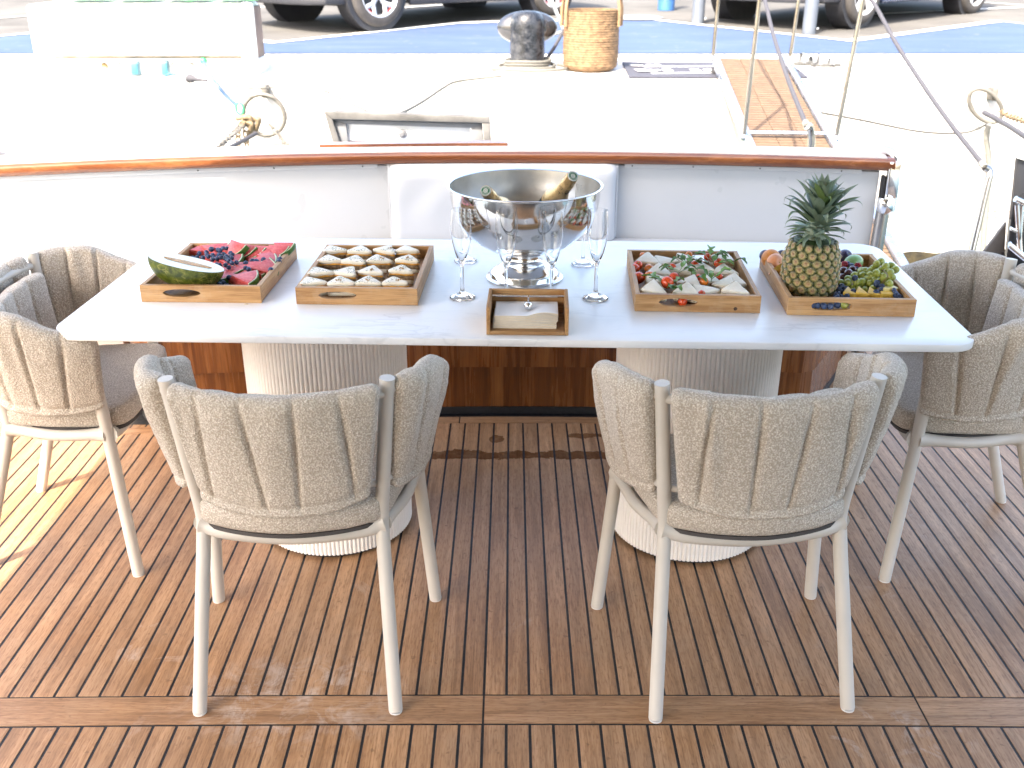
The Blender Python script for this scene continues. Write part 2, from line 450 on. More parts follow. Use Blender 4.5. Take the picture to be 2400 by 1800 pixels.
# ---- backrest cushion against the bulwark
cush = thing('backrest_cushion', 'wide white vinyl backrest pad leaning on the bulwark behind the steel bowl', 'cushion', (-.035, 4.2, .5))
rows = []; nu, nv = 50, 14
def cush_pt(u, v, side):
    x = -.52+.965*u
    e = min(u, 1-u)*.965; ez = min(v*.9+.1, 1-v)*.34
    r = .05
    fx = 1-max(0, 1-e/r)**2; fz = 1-max(0, 1-ez/r)**2
    th = .075*sqrt(max(0.0, fx))*sqrt(max(0.0, fz))
    wv = .0025*sin(u*31+2*sin(v*5))*sin(v*pi)
    return (x, yb(x)-.004-side*(th+wv), .497+.325*v - (.012*(1-fx)*v))
mb = MB()
mb.grid([[cush_pt(i/nu, j/nv, 1) for j in range(nv+1)] for i in range(nu+1)])
mb.grid([[cush_pt(i/nu, j/nv, 0) for j in range(nv+1)] for i in range(nu+1)])
mb.build('pad', M_vinyl, cush, True, smooth=60)
for (xs) in (-.512, .437):
    mb = MB(); mb.tube([(xs, yb(xs)-.03-.012*sin(k/12*pi), .505+.30*k/12) for k in range(13)], .0035, 6); mb.build('piping', M_vinyl, cush, True)

# ---- stainless gate post at the end of the bulwark
gp = thing('gate_post', 'thick stainless gate post and hinge at the bulwark end', 'post', (1.51, 4.15, 0))
mb = MB(); mb.tube([(1.485, 4.10, 0), (1.505, 4.115, .4), (1.515, 4.12, .66)], .027, 18); mb.build('tube', M_steel_d, gp, True)
mb = MB(); mb.lathe([(0, -.03), (.02, -.03), (.032, -.018), (.034, 0), (.034, .022), (.028, .034), (0, .036)], 20, Matrix.Translation((1.515, 4.105, .672))); mb.build('knuckle', M_chrome, gp, True)
mb = MB(); mb.box((1.535, 4.12, .775), (.05, .03, .15)); mb.build('hinge_plate', M_steel, gp, True, bevel=.008, seg=3)
mb = MB(); mb.tube(spline([(1.552, 4.145, .64), (1.560, 4.155, .76), (1.556, 4.17, .84), (1.545, 4.20, .868), (1.53, 4.24, .872)], 6), .020, 14); mb.build('hoop', M_chrome, gp, True)
mb = MB(); mb.box((1.503, 4.135, .73), (.012, .03, .12)); mb.build('latch_slot', M_black, gp, True, bevel=.002)

# ---- canopy over the deck and the saloon front behind the camera
can = thing('deck_canopy', 'white hard canopy over the aft deck with rounded corners', 'canopy', (0, 0, 2.25))
L = [(-2.51, 1.7), (-2.505, 2.0), (-2.46, 2.36), (-2.30, 2.70), (-2.06, 2.93), (-1.79, 3.09), (-1.5, 3.21), (-1.1, 3.31), (-.6, 3.38), (0, 3.40)]
poly = [(-2.51, -3.0)]+[(p.x, p.y) for p in spline([(a, b, 0) for a, b in L], 5)]
poly += [(-x, y) for x, y in reversed(poly[:-1])]
mb = MB(); mb.prism(poly, 2.262, 2.33); mb.build('canopy_roof', M_paint, can, True, smooth=30)
mb = MB(); mb.prism([(x*.97, y*.97 if y > 0 else y) for x, y in poly], 2.25, 2.26); mb.build('canopy_lining', M_lining, can, True, smooth=30)
sal = thing('saloon_bulkhead', 'varnished saloon front with glass doors facing the aft deck', 'bulkhead', (0, -1.9, 0))
for (x0, x1) in ((-1.9, -1.1), (1.1, 1.9)):
    mb = MB(); mb.box(((x0+x1)/2, -1.95, 1.12), (x1-x0, .1, 2.24)); mb.build('side_panel', M_paint, sal, True)
mb = MB(); mb.box((0, -1.95, 2.15), (2.196, .1, .19)); mb.build('lintel', M_mahog, sal, True)
for x in (-.55, .55):
    for dx in (-.49, .49):
        mb = MB(); mb.box((x+dx, -1.94, 1.025), (.11, .06, 2.04)); mb.build('door_stile', M_mahog, sal, True, bevel=.004)
    mb = MB(); mb.box((x, -1.945, 1.08), (.86, .012, 1.9)); mb.build('door_pane', simple('dark_glass', (.02, .022, .025), .05, var=.1, rv=.02), sal, True)

# ---- table
TB = thing('dining_table', 'long white marble-look dining table on two ribbed pedestals', 'table', (.006, 2.835, 0), radians(-2.1))
def rrect(wx, wy, r, n=8):
    p = []
    for (cx, cy, a0) in ((wx/2-r, -wy/2+r, -pi/2), (wx/2-r, wy/2-r, 0), (-wx/2+r, wy/2-r, pi/2), (-wx/2+r, -wy/2+r, pi)):
        for k in range(n+1):
            a = a0+pi/2*k/n; p.append((cx+r*cos(a), cy+r*sin(a)))
    return p
mb = MB(); mb.prism(rrect(2.325, .925, .075), .730, .75); mb.build('tabletop', M_marble, TB, bevel=.0025, seg=2, smooth=50)
def pedestal(x, y):
    m = MB(); N = 116; K = 6; r0 = .223; prof = [(.012, 1), (.02, 1.0), (.36, 1.015), (.729, 1.03)]
    rows = []
    for z, kz in prof:
        row = []
        for i in range(N*K):
            a = 2*pi*i/(N*K); ph = (i % K)/K
            rr = (r0+.0052*abs(sin(pi*ph))**.6)*kz
            row.append((x+rr*cos(a), y+rr*sin(a), z))
        rows.append(row)
    m.grid(rows, closev=True)
    return m.build('pedestal', M_plaster, TB, smooth=25)
pedestal(-.544, -.085); pedestal(.532, -.078)
for x, y in ((-.544, -.085), (.532, -.078)):
    mb = MB(); mb.lathe([(.0, .001), (.216, .001), (.216, .013), (0, .013)], 48, Matrix.Translation((x, y, 0))); mb.build('foot_plate', M_black, TB)

# ---- chairs
def cr(pts):
    P = spline(pts, 16)
    d = [0]
    for i in range(1, len(P)): d.append(d[-1]+(P[i]-P[i-1]).length)
    def f(u):
        s = min(max(u, 0), 1)*d[-1]
        for i in range(1, len(P)):
            if d[i] >= s-1e-9:
                t = (s-d[i-1])/max(1e-9, d[i]-d[i-1]); return P[i-1].lerp(P[i], t)
        return P[-1]
    f.len = d[-1]; return f
def pad_mesh(name, Tp, Bp, seams, th=.024, thb=.013, flip=1, res=.0048, top=.026, lean=.0, seed=0, bulge=.0032, hem=True, folds=()):
    Tf, Bf = cr(Tp), cr(Bp); nu = int(Tf.len/res); na = 34; m = MB(); rows = []
    for i in range(nu+1):
        u = i/nu
        T, Bt = Tf(u), Bf(u)
        tg = (Tf(min(1, u+.02))-Tf(max(0, u-.02))); tg.z = 0; tg.normalize()
        nrm = Vector((tg.y, -tg.x, 0))*flip
        ax = T-Bt; Lh = ax.length; ax.normalize()
        nn = (nrm - ax*nrm.dot(ax)).normalized()
        de = min(u, 1-u)*Tf.len
        ed = sqrt(max(0, 1-max(0, 1-de/.02)**2))*.9+.1
        row = []
        lst = []
        for k in range(na): lst.append((k/(na-1)*(1-top/Lh), 1))
        for k in range(1, 9): lst.append((k/9, 2))
        for k in range(na): lst.append(((1-k/(na-1))*(1-top/Lh), -1))
        for (t, sd) in lst:
            if sd == 2: tt = 1-top/Lh
            else: tt = t
            g = 1.0; bl = 0
            ss = [q[1]+(q[0]-q[1])*tt for q in seams]
            edges = [0]+ss+[1]
            for q in ss:
                dd = (u-q)*Tf.len; g = min(g, 1-.50*exp(-(dd/.0055)**2))
            fo = sum(am_*exp(-((u-(c_+sl_*(tt-.6)))*Tf.len/wd_)**2)*min(1, tt*1.6) for c_, sl_, wd_, am_ in folds)
            for a, b in zip(edges[:-1], edges[1:]):
                if a <= u <= b and b > a: bl = sin(pi*(u-a)/(b-a))
            h = thb+(th-thb)*min(1, tt*1.6)
            h = (h+fo+bulge*bl*(.5+.5*tt))*(1-(1-g)*min(1, 2.2*(1-tt)+.25))*ed
            if hem and sd == 1:
                if tt < .045: h = thb*1.25*ed
                elif tt < .085: h *= .72
            if sd == 2:
                ang = pi*t; hh = h
                p = T-ax*top+ax*top*sin(ang)*ed+nn*hh*cos(ang)
            else: p = Bt+ax*(t*Lh)+nn*h*sd
            q = Vector((p.x*9+seed, p.y*9, p.z*9))
            w1 = noise.noise(q); w2 = noise.noise(q*3.1+Vector((5, 1, 2))); w3 = noise.noise(q*28)
            p = p+nn*(sd if sd != 2 else 1)*(w1*.0035+w2*.0016+w3*.0011)+ax*(noise.noise(q*1.3+Vector((9, 9, 9)))*.004)
            row.append(tuple(p))
        rows.append(row)
    m.grid(rows, closev=True); N = len(rows[0])
    m.f += [tuple(range(N)), tuple(nu*N+N-1-i for i in range(N))]; m.m += [0, 0]
    return m.mesh(name, M_boucle, smooth=180)

BSEAM = [[(.17, .11), (.36, .43), (.60, .60), (.79, .90)], [(.20, .12), (.41, .40), (.64, .60), (.82, .91)], [(.18, .10), (.38, .36), (.61, .63), (.81, .88)], [(.19, .12), (.40, .42), (.62, .64), (.80, .90)]]
BFOLD = [((.03, .02, .012, .006), (.50, .1, .03, .004)), ((.185, -.02, .016, .011), (.90, .05, .02, .005)), ((.28, .1, .02, .006), (.72, -.1, .02, .006)), ((.46, -.1, .02, .006), (.10, .0, .015, .007))]
def back_pad(k):
    return pad_mesh('back_pad', [(-.224, -.136, .800), (-.12, -.172, .794), (0, -.184, .788), (.12, -.172, .794), (.224, -.136, .800)],
                    [(-.186, -.122, .528), (-.1, -.160, .508), (0, -.174, .502), (.1, -.160, .508), (.186, -.122, .528)], BSEAM[k], flip=1, seed=k*7.3, folds=BFOLD[k])
def arm_pad(sx, k):
    Tt = [(sx*.250, -.112, .800), (sx*.296, -.062, .802), (sx*.324, .03, .796), (sx*.328, .115, .757), (sx*.303, .224, .722)]
    Bb = [(sx*.226, -.078, .522), (sx*.258, -.03, .512), (sx*.284, .05, .508), (sx*.290, .12, .510), (sx*.278, .205, .522)]
    q = .02*(k-1.5)
    return pad_mesh('arm_pad', Tt, Bb, [(.24+q, .20-q), (.50-q, .44+q), (.76+q*.5, .70)], flip=sx, seed=3*sx+k*5.1, folds=((.12+.1*k, .08*sx, .018, .006), (.62-.07*k, -.06, .022, .005)))
def make_chair(loc, rz, label):
    t = thing('dining_chair', label, 'chair', loc, rz, 'upholstered dining chairs around the table')
    ZS = .442
    RT = {}
    for sx in (-1, 1):
        b, k, p = Vector((sx*.2285, -.2225, .003)), Vector((sx*.203, -.085, ZS)), Vector((sx*.236, -.112, .800))
        pts = [b, b.lerp(k, .5), b.lerp(k, .9), k+(p-k)*.06, k.lerp(p, .5), p]
        mb = MB(); mb.tube(spline(pts, 5), .0165, 16); lg = mb.build('leg', M_frame, t, smooth=50)
        mb = MB(); mb.lathe([(.0, 0), (.0155, 0), (.0155, .0028), (0, .0028)], 16, Matrix.Translation((b.x, b.y, 0))); mb.build('glide', M_glide, lg)
        b, k, p = Vector((sx*.296, .2225, .003)), Vector((sx*.263, .192, ZS)), Vector((sx*.300, .192, .680))
        pts = [b, b.lerp(k, .5), b.lerp(k, .9), k+(p-k)*.06, k.lerp(p, .5), p]
        mb = MB(); mb.tube(spline(pts, 5), .0165, 16); lg = mb.build('leg', M_frame, t, smooth=50)
        mb = MB(); mb.lathe([(.0, 0), (.0155, 0), (.0155, .0028), (0, .0028)], 16, Matrix.Translation((b.x, b.y, 0))); mb.build('glide', M_glide, lg)
        mb = MB(); P = spline([(sx*.205, -.085, ZS-.012), (sx*.245, .05, ZS-.020), (sx*.263, .19, ZS-.012)], 8); n = len(P)
        mb.tube(P, [.0155+.008*(abs(2*i/(n-1)-1))**6 for i in range(n)], 12); mb.build('seat_rail', M_frame, t, smooth=60)
        mb = MB(); mb.tube(spline([(sx*.236, -.112, .772), (sx*.262, -.085, .772), (sx*.322, .0, .770), (sx*.330, .10, .738), (sx*.300, .192, .680)], 6), .011, 10); mb.build('arm_tube', M_frame, t, smooth=60)
        mb = MB(); mb.tube(spline([(sx*.2135, -.09, .545), (sx*.228, -.07, .545), (sx*.248, -.03, .545)], 5), .011, 10); mb.build('side_stub', M_frame, t, smooth=60)
    for (x, y, bow, nm) in ((.203, -.085, -.034, 'back_rail'), (.263, .192, .022, 'front_rail')):
        P = spline([(-x, y, ZS-.014), (-x*.72, y+bow*.6, ZS-.024), (0, y+bow, ZS-.030), (x*.72, y+bow*.6, ZS-.024), (x, y, ZS-.014)], 8); n = len(P)
        mb = MB(); mb.tube(P, [.0185+.010*(abs(2*i/(n-1)-1))**7 for i in range(n)], 14); mb.build(nm, M_frame, t, smooth=60)
    mb = MB(); mb.tube(spline([(-.236, -.112, .765), (-.12, -.148, .765), (0, -.158, .765), (.12, -.148, .765), (.236, -.112, .765)], 6), .011, 10); mb.build('top_tube', M_frame, t, smooth=60)
    mb = MB(); mb.tube(spline([(-.209, -.088, .535), (-.11, -.112, .535), (0, -.12, .535), (.11, -.112, .535), (.209, -.088, .535)], 6), .009, 10); mb.build('lumbar_tube', M_frame, t, smooth=60)
    # seat
    def outline(g):
        P = [(-.19, -.115), (0, -.166), (.19, -.115), (.238, .0), (.252, .17), (.215, .245), (0, .262), (-.215, .245), (-.252, .17), (-.238, .0)]
        return [(p.x*g, .05+(p.y-.05)*g) for p in spline([(a, b, 0) for a, b in P], 10, True)]
    mb = MB(); mb.prism(outline(.965), ZS-.011, ZS-.002); mb.build('seat_web', M_web, t, smooth=40)
    mb = MB(); rows = []
    for (g, z) in ((.0, .432), (.90, .431), (.972, .434), (.998, .444), (1.0, .466), (.992, .482), (.962, .490), (.90, .493), (.6, .499), (.3, .502), (0.0, .503)):
        O = outline(max(g, .001)); rows.append([(x, y, ZS-.432+z+.0014*noise.noise(Vector((x*30, y*30, z*20)))) for x, y in O])
    mb.grid(rows, closev=True); mb.build('seat_cushion', M_boucle, t, smooth=180)
    # pads
    place(back_pad(0), 'back_pad', None, t)
    for sx in (-1, 1):
        place(arm_pad(sx, 0), 'arm_pad', None, t)
    ic = pad_mesh('inner_back_pad', [(-.185, -.082, .758), (-.09, -.105, .758), (0, -.112, .756), (.09, -.105, .758), (.185, -.082, .758)],
                  [(-.160, -.045, .495), (-.08, -.072, .493), (0, -.080, .492), (.08, -.072, .493), (.160, -.045, .495)], [(.24, .27), (.5, .5), (.76, .73)], th=.020, thb=.02, top=.014, hem=False, bulge=.006, seed=11)
    place(ic, 'inner_back_pad', None, t)
    return t
ch = make_chair((-.503, 2.12, 0), radians(.6), 'boucle armchair with its back to us in front of the melon tray end')
c2_ = dup(ch, (.5425, 2.112, 0), radians(4.5), 'boucle armchair with its back to us in front of the tomato sandwich tray')
c3_ = dup(ch, (-1.307, 2.743, 0), radians(-85.7), 'boucle armchair at the table end beside the green melon, half in sunlight')
c4_ = dup(ch, (1.318, 2.692, 0), radians(80.7), 'boucle armchair at the table end beside the pineapple and grapes')

for k, c_ in enumerate((c2_, c3_, c4_)):                  # every chair creases in its own way
    for o in c_.children:
        if o.name.startswith('back_pad'): o.data = back_pad(k+1)
        elif o.name.startswith('arm_pad'): o.data = arm_pad(1 if sum(v.co.x for v in o.data.vertices) > 0 else -1, k+1)

# =================================================================== quay, water, cars
def qz(y): return .35 + .033*y                     # the quay rises gently away from the boat
M_conc = simple('pale_concrete', (.50, .485, .46), .85, var=.12, vs=1.2, bump=.2, bs=40, bd=.003)
M_wall = simple('pale_quay_wall', (.52, .505, .48), .85, var=.10, vs=1.6, bump=.3, bs=18, bd=.004)
M_asph = simple('sunlit_asphalt', (.096, .093, .089), .95, var=.22, vs=1.1, bump=.35, bs=160, bd=.003, spec=.15)
def mk_bluepaint():
    n = NT('worn_blue_paint'); c = n.coord((1, 1, 1), False)
    k = n.noise(n.coord((.6, 2.4, 1), False), 1.3, 6, .7)
    col = n.ramp(k, [(.3, (.026, .050, .112)), (.55, (.038, .066, .138)), (.75, (.068, .092, .155))])
    sp = n.noise(c, 7, 3, .6)
    col = n.mix(n.ramp(sp, [(.62, 0.0), (.75, .6)]), col, (.12, .13, .15))
    return n.out(Base_Color=col, Roughness=.8)
M_blue = mk_bluepaint()
M_line = simple('road_line_paint', (.62, .62, .60), .8, var=.1, vs=6)
def sheet(name, pts, mat, dz, kind='structure', parent=None):
    mb = MB(); n = len(pts)
    mb.v = [(x, y, qz(y)+dz) for x, y in pts]; mb.f = [tuple(range(n))]; mb.m = [0]
    o = mb.build(name, mat, parent, smooth=0)
    if not parent: tag(o, kind=kind)
    return o
QE = 8.50
sheet('quay_ground', [(-80, QE+.0), (80, QE+.0), (80, 12.6), (-80, 12.6)], M_conc, 0)
sheet('asphalt_road', [(-200, 12.6), (200, 12.6), (200, 400), (-200, 400)], M_asph, 0)
B0 = 10.173
zig = [(-8.329, 13.058), (-5.666, 11.351), (-4.517, 12.587), (-2.434, 10.954), (-0.608, 12.866), (1.603, 13.357), (1.94, 12.961), (3.498, 11.095), (5.887, 13.058), (6.929, 11.203)]
sheet('asphalt_apron', [(-20, B0+.02), (20, B0+.02), (20, 12.59), (-20, 12.59)], M_asph, .003)
sheet('blue_marking', [(zig[0][0], B0), (zig[-1][0], B0)]+[p for p in reversed(zig)], M_blue, .008)
mb = MB()
for a, b in zip(zig[:-1], zig[1:]):
    mb.add([(a[0], a[1]-.06, qz(a[1])+.013), (b[0], b[1]-.06, qz(b[1])+.013), (b[0], b[1]+.17, qz(b[1])+.013), (a[0], a[1]+.17, qz(a[1])+.013)], [(0, 1, 2, 3)])
tag(mb.build('bay_end_line', M_line, smooth=0), kind='structure')
mb = MB()
for (x0, y0, x1, y1) in ((-6.997, 12.679, -5.88, 13.997), (-3.601, 15.075, -2.812, 14.34), (4.33, 13.777, 7.737, 15.205), (6.519, 15.887, 7.937, 14.457), (-1.51, 14.822, -0.488, 15.607)):
    mb.add([(x0, y0, qz(y0)+.010), (x1, y1, qz(y1)+.010), (x1, y1+.16, qz(y1)+.010), (x0, y0+.16, qz(y0)+.010)], [(0, 1, 2, 3)])
tag(mb.build('parking_line', M_line, smooth=0), kind='structure')
mb = MB(); N = 24
cx, cy = (1.535, 13.46)
mb.v = [(cx+.34*cos(2*pi*k/N), cy+.34*sin(2*pi*k/N), qz(cy+.34*sin(2*pi*k/N))+.018) for k in range(N)]; mb.f = [tuple(range(N))]; mb.m = [0]
tag(mb.build('manhole_cover', simple('worn_iron', (.16, .155, .15), .7, var=.2, vs=12), smooth=0), kind='structure')
# quay wall with coping
wall = thing('quay_wall', 'tall pale concrete quay wall above the waterline', 'wall', (0, QE, -.9))
mb = MB(); mb.box((0, QE+.3, (qz(QE)-.08-1.3)/2), (120, .6, qz(QE)-.08+1.3)); wb = mb.build('wall_body', M_wall, wall, True, smooth=0)
mb = MB(); mb.box((0, QE+.148, qz(QE)-.040), (120, .30, .079)); mb.build('coping', M_wall, wall, True, bevel=.006, smooth=30)
M_moss = simple('tide_moss', (.022, .017, .007), .95, var=.6, vs=14, bump=.8, bs=40, bd=.01)
for (z, h, d, v) in ((-.86, .10, .03, 0),):
    mb = MB(); rows = []
    for i in range(241):
        x = -6+i*.055
        rows.append([(x, QE-.001, z+h*1.3*(.6+.8*noise.noise(Vector((x*3, 1, 0))))), (x, QE-d*(.7+.6*noise.noise(Vector((x*5, 2, 0)))), z+h*.5), (x, QE-d, z-.2)])
    mb.grid(rows); ms = mb.build('moss_band', M_moss, wall, True)
for z in (-.42, -.47):
    mb = MB(); mb.box((3.4, QE-.0005, z), (9, .006, .006)); mb.build('wall_joint', simple('joint_brown', (.30, .27, .22), .9), wall, True, smooth=0)  # thin darker strips along the wall joints
n = NT('harbour_water'); c = n.coord((1, 1, 1), False)
M_water = n.out(Base_Color=(.02, .045, .045), Roughness=.06, IOR=1.33, Normal=n.bump(n.noise(c, 3.0, 3), .5, .05))
mb = MB(); mb.v = [(-80, -60, -.93), (80, -60, -.93), (80, QE-.01, -.93), (-80, QE-.01, -.93)]; mb.f = [(0, 1, 2, 3)]; mb.m = [0]
tag(mb.build('harbour_water', M_water, smooth=0), kind='structure')
# stern platform and hull
hull = thing('yacht_hull', 'white yacht hull and low swim platform under the aft deck', 'hull', (0, 0, -.5))
mb = MB(); mb.box((0, .35, -.55), (5.7, 7.8, .86)); mb.build('hull_side', M_paint, hull, True, bevel=.03)
mb = MB(); mb.box((.3, 5.0, -.34), (5.2, 1.1, .12)); mb.build('swim_platform', M_paint, hull, True, bevel=.02)

# ---- white service chest on the quay
chest = thing('service_chest', 'long white service chest with rusty seams and a blue hose tap on the quay', 'chest', (-2.95, 9.0, qz(8.9)))
q0 = qz(8.85)
M_chest = simple('white_fibreglass', (.74, .74, .72), .5, var=.05, vs=4)
def mk_rust():
    n = NT('rusty_seam'); c = n.coord((1, 1, 1), False)
    k = n.noise(n.coord((2.0, 8, 8), False), 3, 5, .7)
    return n.out(Base_Color=n.ramp(k, [(.36, (.45, .43, .36)), (.48, (.20, .14, .055)), (.60, (.07, .05, .022))]), Roughness=.8)
M_rust = mk_rust()
CX0, CX1 = -3.86, -2.17
mb = MB(); mb.box(((CX0+CX1)/2-.03, 9.06, q0+.36), (CX1-CX0+.05, .62, .40)); mb.build('chest_body', M_chest, chest, True, bevel=.035, seg=3)
mb = MB(); mb.box(((CX0+CX1)/2, 9.10, q0+.08), (CX1-CX0-.06, .50, .158)); mb.build('plinth', M_chest, chest, True, bevel=.01)
mb = MB(); mb.box(((CX0+CX1)/2, 8.87, q0+.150), (CX1-CX0-.14, .05, .018)); mb.build('rusty_seam', M_rust, chest, True)
mb = MB(); mb.box((CX1+.012, 9.06, q0+.31), (.03, .46, .44)); mb.build('end_shade_panel', simple('shade_brown', (.14, .095, .075), .6, var=.3, vs=5), chest, True, bevel=.01)  # brown colour paints the shade on the chest's unlit end
mb = MB(); mb.prism([(CX1-.02, 8.83), (CX1+.06, 8.83), (CX1+.06, 9.3), (CX1-.02, 9.3)], q0-.01, q0+.12); mb.build('corner_foot', M_chest, chest, True, bevel=.02)
mb = MB(); mb.box((CX1+.012, 8.86, q0+.34), (.10, .10, .46)); mb.build('corner_post', M_chest, chest, True, bevel=.03, seg=3)
M_cyan = simple('cyan_plastic', (.03, .15, .21), .4); M_cyan_pale = simple('pale_cyan_plastic', (.11, .22, .27), .4)
for i, (px, w_, h_) in enumerate(((330, .09, .11), (402, .08, .12))):
    x = -3.13+i*.247
    mb = MB(); mb.box((x, 8.83, q0+.06), (w_, .06, h_)); sk_ = mb.build('socket_box', M_cyan_pale, chest, True, bevel=.008)
    mb = MB(); mb.box((x+.015, 8.795, q0+.06), (w_*.6, .02, h_*.75)); mb.build('socket_cover', M_cyan, sk_, bevel=.006, loc=tuple(-chest.location))
for x in (-3.38, -3.26, -2.80, -2.66):
    mb = MB(); mb.lathe([(0, -.03), (.02, -.03), (.028, -.02), (.028, .0), (.018, .012), (0, .014)], 16, Matrix.Translation((x, 8.84, q0+.075)) @ Matrix.Rotation(pi/2, 4, 'X')); mb.build('tap', M_rust if x < -3.3 else M_steel_b, chest, True)
for k in range(4):
    tagx = CX0+.12+k*.42
    rows = []
    for i in range(13):
        row = []
        for j in range(9):
            x = tagx+.40*i/12; y = 8.92+.4*j/8
            row.append((x, y, q0+.585+.05*sin(pi*i/12)**.5*sin(pi*j/8)**.5+.012*noise.noise(Vector((x*9, y*9, k)))))
        rows.append(row)
    mb = MB(); mb.grid(rows)
    gn = mb.build('folded_net', simple('green_netting', (.045, .26, .06), .8, var=.45, vs=18), smooth=60)
    lab = ['green net bundle at the far left end on the white chest', 'second green net bundle from the left on the white chest', 'third green net bundle from the left on the white chest', 'green net bundle nearest the shaded brown end of the white chest'][k]
    tag(gn, lab, 'net', 'green net bundles on the white chest')

# ---- bollard with rope
M_bol = None
n = NT('weathered_black_gloss'); c = n.coord((1, 1, 1), False)
k = n.noise(c, 14, 5, .7)
M_bol = n.out(Base_Color=n.ramp(k, [(.42, (.008, .010, .014)), (.58, (.028, .031, .038)), (.74, (.11, .108, .105))]), Roughness=n.ramp(k, [(.4, .16), (.7, .5)]), Normal=n.bump(n.noise(c, 45, 3), .35, .01), Coat_Weight=.15, Coat_Roughness=.15, Specular_IOR_Level=.35)
M_horn = simple('polished_black_horn', (.03, .032, .038), .14, .3, var=.3, vs=10, coat=1.0)
bx, by = (0.132, 9.132); by += .12
bol = thing('mooring_bollard', 'glossy black iron mooring bollard with a wide horn bar and rope at its foot', 'bollard', (bx, by, qz(by)))
mb = MB(); mb.lathe([(.0, 0), (.155, 0), (.152, .02), (.147, .30), (.148, .36), (.14, .41), (.115, .45), (.07, .47), (0, .475)], 32); mb.build('shaft', M_bol, bol, smooth=60)
mb = MB(); mb.lathe([(.18, 0), (.19, .004), (.185, .02), (.15, .024)], 32); mb.build('base_flange', M_bol, bol, smooth=40)
mb = MB(); mb.ball((0, .075, .330), (.262, .105, .140), 32, 20); mb.build('horn_bar', M_horn, bol, smooth=80)
M_rope = simple('pale_rope', (.12, .117, .104), .9, var=.15, vs=60, bump=.6, bs=120, bd=.004)
rc = thing('rope_coil', 'pale mooring rope coiled round the foot of the black bollard', 'rope', (bx, by, qz(by)))
P = []
for i in range(5*28+1):
    a = 2*pi*i/28; t = i/(5*28)
    rr = .178+.02*sin(a*.5)+.085*max(0, .35-t)*2.2
    P.append((rr*cos(a+1.9)*1.02, rr*sin(a+1.9)*.98, .017+.058*t+.004*sin(3*a)))
mb = MB(); mb.tube(P, .0135, 8); mb.build('coil', M_rope, rc, smooth=60)
P = [(-.19, -.10, .02), (-.30, -.2, .018), (.05, -.33, .016), (.30, -.22, .016), (.36, -.02, .016), (.27, .12, .018)]
mb = MB(); mb.tube(spline(P, 10), .0135, 8); mb.build('loose_turn', M_rope, rc, smooth=60)
def rope(name, label, pts, r, mat, k=10, group=None, cat='rope'):
    mb = MB(); mb.tube(spline(pts, k), r, 7); o = mb.build(name, mat, smooth=60); return tag(o, label, cat, group)
M_thin = simple('thin_grey_line', (.055, .055, .053), .8)
M_dark_rope = simple('dark_rope', (.045, .045, .055), .8, var=.3, vs=200, bump=.5, bs=200)
rope('mooring_line', 'slack pale mooring line running from the bollard down towards the stern hatch', [(-0.086, 8.6, 0.666), (-0.423, 8.42, 0.648), (-0.523, 8.1, 0.639), (-0.608, 7.5, 0.634), (-0.678, 6.8, 0.659), (-0.697, 6.0, 0.735)], .011, M_rope)
rope('mooring_line', 'thin slack line rising from behind the hatch to the chest', [(-0.796, 6.4, 0.682), (-0.982, 6.9, 0.65), (-1.261, 7.6, 0.638), (-1.537, 8.2, 0.632), (-1.701, 8.28, 0.639), (-2.01, 8.3, 0.604), (-2.276, 8.31, 0.642)], .006, M_thin)
rope('mooring_line', 'thin grey line sagging across the quay wall to the rope hung ring', [(2.273, 8.1, 0.47), (2.695, 8.15, 0.391), (3.229, 8.2, 0.288), (3.575, 8.22, 0.278), (3.748, 8.24, 0.337)], .009, M_thin)
# hose
M_hose = simple('pale_blue_hose', (.045, .085, .15), .4)
hz = thing('water_hose', 'pale blue water hose hanging from a green tap fitting on the chest', 'hose', (-2.532, 8.78, 0.764))
mb = MB(); mb.tube(spline([(-2.544, 8.8, 0.765), (-2.468, 8.62, 0.724), (-2.331, 8.33, 0.646), (-2.25, 8.3, 0.549), (-2.168, 8.29, 0.478)], 8), .014, 9); mb.build('hose', M_hose, hz, True, smooth=60)
M_green = simple('green_plastic', (.03, .25, .12), .4)
mb = MB(); mb.ball((-2.538, 8.79, 0.763), .03, 12, 8); mb.build('tap_fitting', M_green, hz, True)
mb = MB(); c0 = Vector((-2.146, 8.28, 0.466))
mb.tube([c0+Vector((.03*cos(a), -.01, .045*sin(a)-.01)) for a in [2*pi*k/16 for k in range(16)]], .009, 7, closed=True); mb.build('green_hook', M_green, hz, True)
cb = thing('shore_cable', 'dark plug and shore power cable hanging below the blue chest socket', 'cable', (-2.561, 8.5, 0.671))
mb = MB(); mb.tube(spline([(-2.759, 8.75, 0.724), (-2.659, 8.55, 0.692), (-2.559, 8.4, 0.673)], 5), .02, 9); mb.build('plug', M_chest, cb, True)
mb = MB(); mb.tube(spline([(-2.559, 8.4, 0.673), (-2.488, 8.36, 0.668), (-2.393, 8.33, 0.662)], 5), [.035,.034,.03,.028,.02,.016,.014,.012,.010,.010,.010], 9); mb.build('cable', M_dark_rope, cb, True)
mb = MB(); c0 = Vector((-2.749, 8.6, 0.666)); mb.tube([c0+Vector((.05*cos(a), -.01, .02*sin(a))) for a in [2*pi*k/16 for k in range(16)]], .007, 7, closed=True); mb.build('socket_lid', M_cyan, cb, True)

